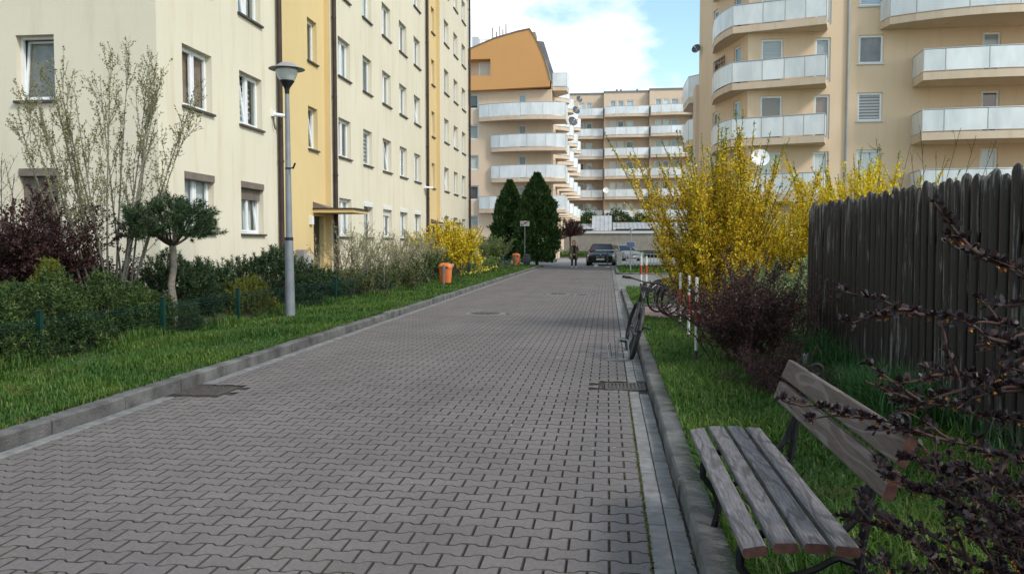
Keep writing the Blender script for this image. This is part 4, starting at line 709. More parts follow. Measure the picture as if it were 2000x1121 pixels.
# shrub generator
def bush(name, label, base, seed, n, Lr, tilt, per, sl, mats, leaf, spacing, curve=.2, f0=.25, per2=0, r=(.014, .004), spread=.12, k=9, sf0=.1, W=.6, ang=(.3, .8), up=.2, out=.9, lk='foliage', f=(.2, .95)):
    rg = np.random.default_rng(seed); t = thing(name, label, 'shrub', base); s = stems(rg, base, n, Lr, tilt, k, curve, .07, spread); b = side(rg, s, per, sl, f, ang, 5, up); gr = [(s, r[0], r[1])] + ([(b, r[1], r[1] * .5)] if b else []); b2 = side(rg, b, per2, (sl[0] * .4, sl[1] * .5), (.2, .95), ang, 4, up) if per2 else []
    if b2: gr.append((b2, r[1] * .5, r[1] * .35))
    part_q('stems', tubes(gr, 3), M[mats[0]], t); P, T, U = samp(rg, s, spacing, f0, 1, .006); P2, T2, U2 = samp(rg, b + b2, spacing, sf0, 1, .006) if b else (P[:0], T[:0], U[:0]); P = np.concatenate([P, P2]); T = np.concatenate([T, T2]); part_q(lk, leafset(rg, P, T, leaf, W, out, .1), M[mats[1]], t); return t, s, b, rg
# purple barberries on the left
bush('barberry', 'big dark purple barberry in the far left garden', (-9.35, 12.2, .4), 50, 60, (1.2, 2.3), (.05, .75), 9, (.4, .8), ('twig_purple', 'purple'), (.035, .055), .014, .35, per2=3)
bush('barberry', 'lower purple barberry below the gable window', (-9.3, 13.9, .4), 51, 60, (.6, 1.25), (.1, 1.0), 8, (.25, .5), ('twig_purple', 'purple'), (.03, .05), .014, .4, per2=2)
bush('bare_shrub', 'nearly bare dark shrub above the barberry at the left edge', (-9.9, 12.9, .4), 52, 12, (2.0, 2.7), (.05, .45), 8, (.4, .8), ('twig_purple', 'olive'), (.02, .04), .07, .1, per2=3, W=.4)
# shrubs right of the lamp
bush('twiggy_shrub', 'twiggy pale budding shrub in front of the entrance', (-7.5, 24.0, .25), 60, 30, (1.1, 2.1), (.05, .55), 7, (.4, .9), ('bark', 'budding'), (.04, .06), .05, .1, per2=2, r=(.018, .006), W=.5, spread=.4)
bush('twiggy_shrub', 'twiggy pale budding shrub under the white shuttered windows', (-7.3, 28.0, .25), 61, 34, (1.0, 1.9), (.05, .6), 7, (.4, .9), ('bark', 'budding'), (.04, .06), .05, .1, per2=2, r=(.018, .006), W=.5, spread=.5)
bush('twiggy_shrub', 'farthest twiggy budding shrub, left of the yellow forsythia', (-7.4, 31.5, .25), 62, 32, (1.0, 1.8), (.05, .6), 7, (.4, .9), ('bark', 'budding'), (.04, .06), .05, .1, per2=2, r=(.02, .007), W=.5, spread=.5)
bush('hedge_shrub', 'brownish clipped hedge along the fence, nearer half', (-6.9, 21.5, .15), 63, 70, (.5, .85), (.1, 1.1), 6, (.3, .5), ('bark_dark', 'hedge'), (.03, .05), .022, .3, .0, 2, spread=.45)
bush('hedge_shrub', 'brownish clipped hedge along the fence, farther half', (-6.75, 25.0, .15), 64, 70, (.55, .95), (.1, 1.1), 6, (.3, .55), ('bark_dark', 'hedge'), (.04, .06), .024, .3, .0, 2, spread=.55)
bush('leafy_shrub', 'dark green leafy shrub left of the yellow forsythia', (-7.0, 30.0, .15), 65, 70, (.7, 1.15), (.1, 1.0), 6, (.4, .7), ('bark_dark', 'shrubgreen'), (.05, .08), .032, .3, .0, 2, spread=.5)
bush('leafy_shrub', 'light green low shrub right of the yellow forsythia', (-6.95, 41.0, .15), 66, 60, (.5, 1.0), (.1, 1.1), 6, (.4, .7), ('bark', 'fresh'), (.06, .1), .05, .3, .0, 2, spread=.7)
bush('leafy_shrub', 'fresh green young shrub in front of the left thuja', (-7.3, 51.5, .2), 67, 40, (1.2, 2.1), (.05, .6), 7, (.4, .9), ('bark', 'fresh'), (.09, .14), .08, .2, .0, 2, spread=.35, r=(.03, .01))
bush('leafy_shrub', 'green creeping shrub on the fence beyond the orange bin', (-6.7, 46.5, .15), 68, 40, (.4, .8), (.2, 1.2), 5, (.3, .6), ('bark', 'shrubgreen'), (.07, .11), .06, .3, .0, 2, spread=.8)
# forsythias
def forsythia(label, base, seed, n, Lr, tilt, fl, lf, curve, spread, mat, r=(.012, .004), per=7, dens=.03, per2=2, leafw=.45, twig='twig_yellow', green=1.0):
    rg = np.random.default_rng(seed); t = thing('forsythia', label, 'shrub', base); s = stems(rg, base, n, Lr, tilt, 11, curve, .05, spread); b = side(rg, s, per, (.35, 1.0), (.12, .8), (.2, .6), 6, .5, .5); b2 = side(rg, b, per2, (.2, .45), (.2, .9), (.3, .8), 4, .3); part_q('stems', tubes([(s, r[0], r[1]), (b, r[1], r[1] * .6), (b2[::2], r[1] * .6, r[1] * .4)], 3), M[twig], t)
    P, T, U = samp(rg, s, dens * .55, .22, .93); P2, T2, U2 = samp(rg, b + b2, dens, .05, .95); P = np.concatenate([P, P2]); T = np.concatenate([T, T2]); off = rg.normal(0, .012, P.shape); part_q('blossom', leafset(rg, P + off, T, (fl[0] * .9, fl[1] * 1.35), .5, 1.0, .15), M[mat], t)
    P, T, U = samp(rg, s, dens * .9 / green, .45, 1.0); kp = rg.uniform(size=len(P)) < (U - .35) * 1.1; P3, T3, _ = samp(rg, b, dens * 5 / green, .3, 1); P = np.concatenate([P[kp], P3]); T = np.concatenate([T[kp], T3]); part_q('young_leaves', leafset(rg, P, T, lf, leafw, .7, .3), M['fresh'], t); return t
forsythia('tall yellow forsythia behind the red and white posts', (1.95, 14.5, .1), 70, 110, (1.5, 3.75), (.0, .52), (.026, .042), (.03, .055), .0, .22, 'forsythia_dull', per=13, dens=.015, twig='twig_dark', green=1.6)
forsythia('bright yellow forsythia rising behind the wooden fence', (4.3, 14.9, .1), 71, 75, (1.8, 3.2), (.0, .55), (.03, .048), (.025, .045), .05, .35, 'forsythia', per=9, dens=.012)
forsythia('yellow forsythia between the two forsythias, left of the fence edge', (3.05, 15.6, .1), 72, 85, (1.3, 2.5), (.05, .7), (.03, .048), (.025, .045), .2, .3, 'forsythia', per=10, dens=.017)
forsythia('round yellow forsythia behind the orange litter bin on the left', (-6.85, 35.4, .2), 73, 110, (1.2, 2.55), (.0, .72), (.06, .1), (.05, .08), .0, .4, 'forsythia', (.022, .009), 8, .035, 1)
bush('bare_shrub', 'tall bare twigs above the fence at the right', (5.4, 14.6, .1), 75, 16, (2.2, 3.4), (.0, .25), 6, (.3, .7), ('twig_purple', 'fresh'), (.02, .035), .10, .1, spread=.35, W=.4, r=(.008, .004))
bush('leafy_shrub', 'pale leaved green shrub left of the wooden fence edge', (2.7, 12.7, .1), 76, 60, (.7, 1.35), (.05, .8), 6, (.3, .6), ('bark', 'variegated'), (.03, .055), .022, .2, .1, 2, spread=.25)
# purple barberries on the right
bush('barberry', 'large dark purple barberry beside the red and white posts', (1.52, 9.5, .1), 77, 62, (.75, 1.45), (.05, .85), 8, (.25, .55), ('twig_purple', 'purple'), (.018, .032), .013, .3, per2=3, f0=.2, r=(.008, .003), spread=.16)
bush('barberry', 'small reddish barberry behind the far end of the bench', (1.62, 7.9, .1), 78, 50, (.3, .56), (.1, 1.05), 7, (.12, .28), ('twig_purple', 'purple'), (.012, .02), .010, .3, per2=2, f0=.15, r=(.005, .002), spread=.14)
bush('barberry', 'thin purple barberry shoots left of the wooden fence edge', (2.25, 10.4, .1), 79, 14, (.6, 1.05), (.1, .5), 6, (.2, .4), ('twig_purple', 'purple'), (.018, .03), .016, .2, per2=2, r=(.006, .003), spread=.1)
# thujas
def thuja(label, base, h, rad, seed, n):
    rg = np.random.default_rng(seed); t = thing('thuja', label, 'tree', base); MB().cyl((base[0], base[1], base[2]), (base[0], base[1], base[2] + h * .9), .12, .02, 8).build('trunk', M['bark_dark'], t)
    z = rg.uniform(.01, 1, n) ** .85; a = rg.uniform(0, 2 * math.pi, n); prof = np.where(z < .25, .8 + .2 * z / .25, np.clip(1 - ((z - .25) / .75) ** 2.4, .05, 1)); lump = 1 + .13 * np.sin(a * 5 + z * 14 + seed) + .11 * np.sin(a * 8 - z * 23 + seed) + .08 * np.sin(a * 3 + z * 41); r = rad * prof * lump * (.70 + .40 * rg.uniform(0, 1, n) ** .7); P = np.stack([base[0] + r * np.cos(a), base[1] + r * np.sin(a), base[2] + z * h], 1); D = np.stack([np.cos(a) * .55, np.sin(a) * .55, np.full(n, .8)], 1) + rg.normal(0, .28, (n, 3)); l = rg.uniform(.16, .34, n); part_q('crown', leaves(P, D, l, l * .42, rg, .1), M['thuja'], t)
thuja('taller dense thuja right of the white sign', (-4.95, 58.2, .05), 6.25, 1.3, 80, 19000); thuja('narrower dark thuja left of the white sign', (-7.3, 61.8, .1), 6.0, 1.15, 81, 14000)
# globe trees with purple crown
def globe(label, base, r, h, seed):
    rg = np.random.default_rng(seed); t = thing('globe_tree', label, 'tree', base); top = (base[0], base[1], base[2] + h); MB().tube([base, (base[0] + .03, base[1], base[2] + h * .5), top], [.11, .08, .09], 8).build('trunk', M['bark_dark'], t); s = stems(rg, top, 110, (r * .85, r * 1.3), (.05, 1.45), 7, -.2, .1, .03); b = side(rg, s, 7, (r * .25, r * .5), (.35, .95), (.3, .7), 4, .2); part_q('limbs', tubes([(s, .03, .010), (b, .012, .006)], 3), M['twig_purple'], t); P, T, _ = samp(rg, b + s, .03, .3); part_q('crown', leafset(rg, P, T, (.08, .13), .5, .9, .1), M['purple'], t)
globe('dark purple globe tree in front of the grey garage', (-3.85, 85.2, .0), 1.5, 2.25, 85); globe('second dark purple globe tree half hidden by the thuja', (-5.6, 82, .0), 1.3, 1.7, 86)
for i, (x, y, z, r, lab) in enumerate([(-2.4, 107, 3.4, 1.7, 'dark evergreen shrub above the ramp roof'), (1.2, 107, 3.4, 1.9, 'bright green shrub above the sheet roof'), (4.3, 107.5, 3.2, 1.7, 'dark green shrub right of the bright one above the sheet roof')]):
    rg = np.random.default_rng(90 + i); t = thing('roof_shrub', lab, 'shrub', (x, y, z)); P, d = dome_pts(rg, (x, y, z + .4), (r, 1.2, r * 1.05), 3200, .5, -.4); l = rg.uniform(.16, .3, len(P)); part_q('foliage', leaves(P, d + rg.normal(0, .5, d.shape), l, l * .5, rg), M['shrubgreen' if i == 1 else 'thuja'], t); part_q('stems', tubes([(stems(rg, (x, y, z - .4), 16, (1.2, 2), (.1, .8), 6), .04, .015)], 4), M['bark_dark'], t)
# foreground barberry
rg = np.random.default_rng(101); nb = thing('barberry', 'dark purple barberry reaching in over the bench at the right edge', 'shrub', (1.75, 1.75, .1))
def twig(pts): P = np.array(pts, float); u = np.linspace(0, 1, len(P)); w = np.linspace(0, 1, 14); Q = np.stack([np.interp(w, u, P[:, i]) for i in range(3)], 1); return Q + rg.normal(0, .006, Q.shape)
B0 = (1.75, 1.75, .1)
C0 = (1.62, 2.0, .7)
tw = [twig([B0, (1.55, 1.9, .85), (1.28, 2.02, 1.22), (1.05, 2.08, 1.38), (.80, 2.10, 1.50)]), twig([B0, C0, (1.42, 2.35, 1.15), (1.22, 2.45, 1.24), (.95, 2.5, 1.29), (.68, 2.55, 1.345)]), twig([B0, C0, (1.35, 2.15, 1.0), (1.12, 2.25, 1.09), (.98, 2.27, 1.13), (.82, 2.28, 1.17)]), twig([B0, C0, (1.4, 2.2, .95), (1.1, 2.35, 1.03), (.92, 2.4, 1.04), (.80, 2.42, 1.055)]),
      twig([B0, C0, (1.35, 2.6, .80), (1.0, 2.75, .89), (.8, 2.82, .93), (.58, 2.85, .975)]), twig([B0, C0, (1.3, 2.4, .78), (1.05, 2.5, .82), (.85, 2.55, .86)]), twig([B0, (1.5, 2.0, .5), (1.15, 2.2, .72), (.90, 2.35, .80), (.76, 2.4, .84)]), twig([B0, (1.5, 2.0, .4), (1.15, 2.25, .57), (.9, 2.4, .65), (.66, 2.5, .70)]), twig([B0, (1.5, 1.9, .3), (1.2, 2.1, .45), (1.0, 2.2, .5), (.86, 2.25, .53)]), twig([B0, (1.5, 1.9, .9), (1.2, 2.0, 1.16), (1.0, 2.05, 1.24), (.9, 2.07, 1.28)]), twig([B0, C0, (1.3, 2.15, .98), (1.1, 2.2, .97), (.95, 2.22, .96)])]
tw = tw + side(rg, tw, 7, (.12, .30), (.45, .92), (.3, .7), 14, .1, .3)
tw += stems(rg, B0, 40, (.6, 1.15), (.15, 1.25), 14, .3, .06, .08, (R(75), R(215))) + stems(rg, (1.45, 2.2, .1), 36, (.5, 1.0), (.1, 1.2), 14, .3, .06, .1, (R(60), R(200))) + stems(rg, (1.3, 2.05, .1), 32, (.45, .95), (.0, .8), 14, .3, .06, .08, (R(60), R(230)))
tw2 = side(rg, tw[88:], 6, (.15, .45), (.35, .95), (.3, .7), 6, .1); part_q('stems', tubes([(tw, .006, .002), (tw2, .0025, .0015)], 5), M['twig_purple'], nb)
def rosettes(paths, spacing, f0, nl=5):
    P, T, U = samp(rg, paths, spacing, f0, 1); n = len(P); r = rg.normal(size=(n, 3)); r -= T * (r * T).sum(1, keepdims=True); r /= np.linalg.norm(r, axis=1, keepdims=True) + 1e-9; r[:, 2] = np.abs(r[:, 2]) * .8 + .1; q = np.repeat(np.arange(n), nl); D = r[q] * .8 + rg.normal(0, .55, (n * nl, 3)) + T[q] * .3; D /= np.linalg.norm(D, axis=1, keepdims=True); Ln = rg.uniform(.016, .030, (n * nl, 1)); W = Ln * .27; S = np.cross(D, rg.normal(0, .6, D.shape) + np.array((0, 0, 1.))); S /= np.linalg.norm(S, axis=1, keepdims=True) + 1e-9; Nn = np.cross(S, D); b = P[q]
    V = np.stack([b, b + D * Ln * .35 + S * W * .6 + Nn * Ln * .05, b + D * Ln * .72 + S * W + Nn * Ln * .08, b + D * Ln, b + D * Ln * .72 - S * W + Nn * Ln * .08, b + D * Ln * .35 - S * W * .6 + Nn * Ln * .05], 1).reshape(-1, 3); return (V, np.arange(len(V)).reshape(-1, 6)), P
vf, P = rosettes(tw + tw2, .018, .3); part_q('foliage', vf, M['purple_near'], nb); k = rg.uniform(size=len(P)) < .16; P = P[k] - (0, 0, .01); q = np.repeat(np.arange(len(P)), 4); part_q('buds', leaves(P[q], rg.normal(0, 1, (len(q), 3)) + (0, 0, -.6), rg.uniform(.006, .011, len(q)), .006, rg), M['berry'], nb)
# daffodils
for i in range(9):
    x, y = -5.75 + random.uniform(-.25, .25), [33, 34.2, 36, 37.5, 38.5, 39.5, 40.2, 41.5, 43][i]; rg = np.random.default_rng(200 + i); t = thing('daffodil_clump', 'clump of yellow daffodils in the grass along the left fence', 'flowers', (x, y, .09), group='daffodils along the left fence'); s = stems(rg, (x, y, .09), 14, (.2, .34), (.05, .5), 4, .2, .05, .05); part_q('stalks', tubes([(s, .008, .005)], 3), M['shrubgreen'], t); P = np.array([p[-1] for p in s[:6]]); q = np.repeat(np.arange(len(P)), 6); tag(part_q('petals', leaves(P[q], rg.normal(size=(len(q), 3)), .06, .04, rg), M['daffodil'], t), kind='stuff')

# ================================================================== bench
bench = thing('park_bench', 'weathered slatted park bench with black iron legs beside the right kerb', 'bench', (.65, 3.5, .12))
Y0, Y1 = 2.73, 4.48
def plank(name, cx, cz, w, th, ang, mat, endmat, bev=.006):
    """plank along y; section centre (cx, cz), width w turned by ang in the xz plane"""
    m = MB(); ca, sa = math.cos(ang), math.sin(ang); sec = [(-w / 2 + bev, -th / 2), (w / 2 - bev, -th / 2), (w / 2, -th / 2 + bev), (w / 2, th / 2 - bev), (w / 2 - bev, th / 2), (-w / 2 + bev, th / 2), (-w / 2, th / 2 - bev), (-w / 2, -th / 2 + bev)]; k = 10; V = []
    for j in range(k + 1):
        y = Y0 + (Y1 - Y0) * j / k - 3.5
        for a, b in sec: V.append((a, y, b + .0012 * math.sin(j * 1.3 + cx * 40)))
    n = 8; Fs = [tuple(j * n + i for i in range(n)) for j in (0,)] + [tuple(k * n + i for i in range(n))[::-1]] + [(j * n + (i + 1) % n, j * n + i, (j + 1) * n + i, (j + 1) * n + (i + 1) % n) for j in range(k) for i in range(n)]
    m.add(V, Fs); me = m.mesh(name); me.materials.append(M[mat]); me.materials.append(M[endmat]); me.polygons[0].material_index = 1; me.polygons[1].material_index = 1
    o = obj(name, me, None, bench, True); o.location = (cx - .65, 0, cz - .1); o.rotation_euler = (0, -ang, 0)
    if name != 'seat_plank':
        for yy in (-.55, .6): obj('bolt', bolt_me, None, o, True).location = (0, yy, -th / 2 - .004)
    return o
bolt_me = MB().lathe([(.012, -.002), (.012, .002), (.008, .005), (.001, .006)], n=10).mesh('bolt'); bolt_me.materials.append(M['bolt'])
for i, (cx, cz, a) in enumerate([(.483, .468, .20), (.580, .486, .05), (.677, .486, -.02), (.774, .482, -.06)]): plank('seat_plank', cx, cz, .079, .034, a, 'bench', 'bench_end')
plank('backrest_plank', .905, .700, .098, .036, R(72), 'bench_back', 'bench_end'); plank('backrest_plank', .948, .812, .102, .036, R(68), 'bench_back', 'bench_end')
for yy in (2.95, 4.1):
    m = MB(); f = lambda L_, r: m.tube([(x, yy, z + .02) for x, z in L_], r, 6)
    def sm(L_, n=14): P = np.array(L_, float); u = np.linspace(0, 1, len(P)); w = np.linspace(0, 1, n); return [tuple(np.interp(w, u, P[:, i])[k] for i in range(2)) for k in range(n)]
    f(sm([(.978, .865), (.965, .81), (.935, .71), (.905, .60), (.895, .50), (.875, .40), (.87, .30), (.90, .20), (.96, .06)]), .017); f(sm([(.47, .440), (.55, .455), (.68, .460), (.80, .455), (.875, .43)]), .015); f(sm([(.78, .462), (.82, .475), (.86, .52), (.885, .60), (.905, .64)]), .014); f(sm([(.52, .45), (.47, .40), (.47, .33), (.53, .26), (.55, .18), (.52, .06)]), .017); f(sm([(.53, .26), (.62, .30), (.72, .33), (.80, .38), (.86, .36)]), .012)
    q = [(1.0 + .026 * math.cos(a), .868 + .026 * math.sin(a)) for a in np.linspace(2.9, 9.0, 16)]; f(q, .011); m.build('leg_frame', M['iron'], bench, smooth=True)
# ================================================================== wooden fence
wf = thing('wooden_fence', 'dark brown picket fence of half round pales with flaking stain', 'fence', (2.6, 8, .1))
def pale(h, r, seed):
    rg = random.Random(seed); m = MB(); n = 10; lev = [0, .3, .6, .9, 1.2, 1.5, 1.7, h - .05, h - .018, h]; sc = [1, 1, .99, 1, .98, 1, 1, .97, .75, .25]; V = []
    for z, s in zip(lev, sc):
        ox = rg.uniform(-.002, .002)
        for i in range(n): a = 2 * math.pi * i / n; V.append((r * s * .62 * math.cos(a), r * s * math.sin(a) + ox, z))
    m.add(V, [(k * n + i, k * n + (i + 1) % n, (k + 1) * n + (i + 1) % n, (k + 1) * n + i) for k in range(len(lev) - 1) for i in range(n)] + [tuple((len(lev) - 1) * n + i for i in range(n))]); me = m.mesh('pale'); me.materials.append(M['fence']); me.polygons.foreach_set('use_smooth', np.ones(len(me.polygons), bool)); return me
pales = [pale(1.9 + d, .048, i) for i, d in enumerate((-.02, 0, .015, .03, -.01))]
y = 11.0; i = 0
while y > 3.4:
    for bx, dy in ((2.575, 0), (2.66, .075)):
        o = obj('pale', pales[(i * 3 + (1 if dy else 0)) % 5], None, wf, True); o.location = (bx - 2.6, y - dy - 8, -.02 + random.uniform(-.012, .012)); o.rotation_euler = (random.uniform(-.008, .008), random.uniform(-.008, .008), random.uniform(-.15, .15))
    y -= .150; i += 1
for z in (.55, 1.5): MB().box(2.604, 2.634, 3.4, 11.05, z, z + .075).build('fence_rail', M['rusty'], wf)
for yy in (10.9, 8.6, 6.2, 5.0): MB().box(2.604, 2.632, yy, yy + .03, 0, 1.85).build('fence_post', M['rusty'], wf)
# ================================================================== green mesh fence
gf = thing('mesh_fence', 'low dark green welded mesh fence between grass strip and left garden', 'fence', (-6.5, 30, .1)); FXG = -6.5
post_me = MB().box(-.03, .03, -.03, .03, -.05, .60, .004).mesh('post'); post_me.materials.append(M['greenpaint']); cap_me = MB().box(-.034, .034, -.034, .034, .601, .617, .004).mesh('post_cap'); cap_me.materials.append(M['black'])
def panel():
    m = MB(); w = 2.38
    for z, dx in ((.10, 0), (.30, 0), (.42, 0), (.455, .03), (.49, 0), (.52, 0)): m.tube([(dx, .06, z), (dx, .06 + w, z)], .0032, 4, False)
    for yy in np.arange(.085, w + .06, .05): m.tube([(0, yy, .06), (0, yy, .42), (.03, yy, .455), (0, yy, .49), (0, yy, .535)], .0026, 3, False)
    me = m.mesh('mesh_panel'); me.materials.append(M['greenpaint']); return me
pan = panel(); yy = 4.0; i = 0
while yy < 54:
    o = obj('post', post_me, None, gf, True); x = -6.62 + .0 if yy < 10 else -6.5 if yy < 18 else -6.4; o.location = (x + 6.5, yy - 30, 0); obj('post_cap', cap_me, None, o, True)
    if yy > 32 and i % 3 == 0: MB().box(-.036, .036, -.042, -.036, .46, .6).build('reflector', M['white'], o, True)
    p = obj('mesh_panel', pan, None, gf, True); nx = -6.62 if yy + 2.5 < 10 else -6.5 if yy + 2.5 < 18 else -6.4; p.location = (x + 6.5, yy - 30, 0); p.rotation_euler = (0, 0, -math.atan2(nx - x, 2.5)); yy += 2.5; i += 1
# ================================================================== street lamp
sl = thing('street_lamp', 'grey street lamp with hat shaped lantern standing in the left grass strip', 'street lamp', (-6.0, 15.15, .1)); c = (-6.0, 15.15, 0)
MB().lathe([(.098, .05), (.096, .3), (.078, 1.58)], c, 10).build('pole', M['galv'], sl, smooth=True); MB().lathe([(.080, 1.56), (.080, 1.62)], c, 10).build('band', M['black'], sl); MB().lathe([(.066, 1.62), (.040, 4.36)], c, 10).build('upper_pole', M['galv'], sl, smooth=True)
hd = MB().lathe([(.042, 4.30), (.046, 4.38), (.06, 4.42), (.115, 4.5), (.14, 4.535), (.135, 4.55)], c, 20).build('lamp_neck', M['black'], sl, smooth=True); MB().lathe([(.132, 4.551), (.165, 4.60), (.195, 4.68), (.21, 4.76), (.205, 4.772)], c, 24).build('lamp_bowl', M['lampwhite'], sl, smooth=True)
MB().lathe([(.205, 4.775), (.30, 4.752), (.335, 4.757), (.325, 4.772), (.24, 4.79), (.17, 4.835), (.11, 4.875), (.04, 4.89), (.01, 4.893)], c, 28).build('lamp_hat', M['hat'], sl, smooth=True)
m = MB(); m.lathe([(.058, 2.90), (.058, 2.93)], c, 10); m.bar((-5.95, 15.1, 2.915), (-5.86, 15.05, 2.915), .02, .02); m.bar((-5.87, 15.055, 2.90), (-5.81, 15.02, 3.0), .025, .025); m.build('strap', M['black'], sl)
# ================================================================== bins
def sq(a, b, n=24, p=3.2): return [(a * math.copysign(abs(math.cos(q)) ** (2 / p), math.cos(q)), b * math.copysign(abs(math.sin(q)) ** (2 / p), math.sin(q))) for q in np.linspace(0, 2 * math.pi, n, endpoint=False)]
def loft(secs, n=24):
    m = MB(); V = [(x, y, z) for z, a, b in secs for x, y in sq(a, b, n)]; k = len(secs); m.add(V, [(i * n + j, i * n + (j + 1) % n, (i + 1) * n + (j + 1) % n, (i + 1) * n + j) for i in range(k - 1) for j in range(n)] + [tuple(range(n))[::-1], tuple((k - 1) * n + j for j in range(n))]); return m
def bin_(label, loc, s=1.0):
    t = thing('litter_bin', label, 'litter bin', loc, R(random.uniform(-8, 8))); t.scale = (s, s, s); loft([(.07, .15, .10), (.09, .175, .125), (.30, .195, .14), (.58, .215, .155)]).build('bin_body', M['orangebin'], t, True, True); loft([(.555, .226, .165), (.60, .23, .168), (.66, .215, .155), (.71, .17, .12), (.735, .09, .06)]).build('bin_lid', M['orangebin'], t, True, True); MB().box(-.15, .15, -.171, -.166, .58, .61).build('slot', M['black'], t, True)
    m = MB(); m.box(-.022, .022, -.215, -.175, -.02, .68); m.build('bin_post', M['galv'], t, True); m = MB(); m.box(-.05, .05, -.178, -.165, .42, .60); m.box(-.06, .06, -.20, -.172, .32, .345); m.build('bracket', M['galv'], t, True); return t
bin_('near orange litter bin in front of the round forsythia', (-5.45, 27.6, .1), 1.03); bin_('far orange litter bin beside the white sign', (-5.66, 51.3, .1), 1.12)
t = thing('grey_bin', 'dark grey rounded bin at the foot of the white sign', 'litter bin', (-5.3, 54.3, .1)); loft([(.0, .15, .12), (.05, .2, .15), (.35, .25, .19), (.62, .23, .17), (.74, .12, .09)]).build('bin_body', M['greybin'], t, True, True); loft([(.60, .245, .185), (.63, .245, .185)]).build('rim', M['black'], t, True)
# ================================================================== sign: end of living zone (white plate, crossed)
t = thing('road_sign', 'white rectangular road sign with dark diagonal bar on a grey pole', 'sign', (-5.47, 54.8, .1)); MB().cyl((0, 0, 0), (0, 0, 2.95), .033, n=10).build('pole', M['galv'], t, True, True); pl = MB().box(-.31, .31, -.055, -.04, 2.58, 2.92).build('plate', M['white'], t, True)
m = MB(); m.bar((-.22, -.060, 2.62), (.25, -.060, 2.90), .008, .045, (0, 0, 1)); m.build('diagonal_bar', M['red'], pl, True); m = MB(); m.prism([(-.05, -.0575), (.12, -.0575), (.12, -.056), (-.05, -.056)], 2.75, 2.80); m.prism([(-.01, -.0575), (.08, -.0575), (.08, -.056), (-.01, -.056)], 2.80, 2.84); m.prism([(-.24, -.0575), (-.19, -.0575), (-.19, -.056), (-.24, -.056)], 2.63, 2.75); m.prism([(-.14, -.0575), (-.11, -.0575), (-.11, -.056), (-.14, -.056)], 2.63, 2.70); m.build('pictogram', M['black'], pl, True)
# ================================================================== red and white posts
def rwpost(label, x, y, h=.93, r=.019, b=.1):
    t = thing('striped_post', label, 'post', (x, y, b)); bd = [(0, .12, 'bark_dark'), (.12, .42, 'white'), (.42, .72, 'red'), (.72, 1.0, 'white')]
    for a, c_, mt in bd: MB().lathe([(r, a * h), (r, c_ * h - .0005)], (0, 0, 0), 12).build('band', M[mt], t, True, True)
    MB().lathe([(r, h), (r * .8, h + .012), (.002, h + .016)], (0, 0, 0), 12).build('cap', M['white'], t, True, True)
rwpost('nearest red and white post beside the purple barberry', 1.06, 10.1, .98); rwpost('middle red and white post left of the barberry', 1.15, 12.0); rwpost('third red and white post beside the bicycles', 1.2, 14.0, .9); rwpost('far red and white post, left of the pair beyond the bicycles', 1.16, 29.3, 1.05, .04, 0); rwpost('far red and white post, right of the pair beyond the bicycles', 1.34, 29.4, 1.05, .04, 0)
t = thing('ground_pipe', 'short grey pipe standing in the grass behind the bench', 'pipe', (2.05, 8.9, .09)); MB().lathe([(.028, 0), (.028, .20), (.036, .20), (.036, .26), (.02, .262)], (0, 0, 0), 14).build('pipe', M['galv'], t, True, True)
t = thing('granite_pillar', 'speckled stone pillar in the shrubs by the entrance', 'pillar', (-7.9, 21.2, .3)); MB().box(-.28, -.05, -.12, .12, 0, 1.05, .02).build('column', M['wallgrey'], t, True); MB().box(-.045, .10, -.13, .12, 0, .92, .015).build('panel', M['granite'], t, True)

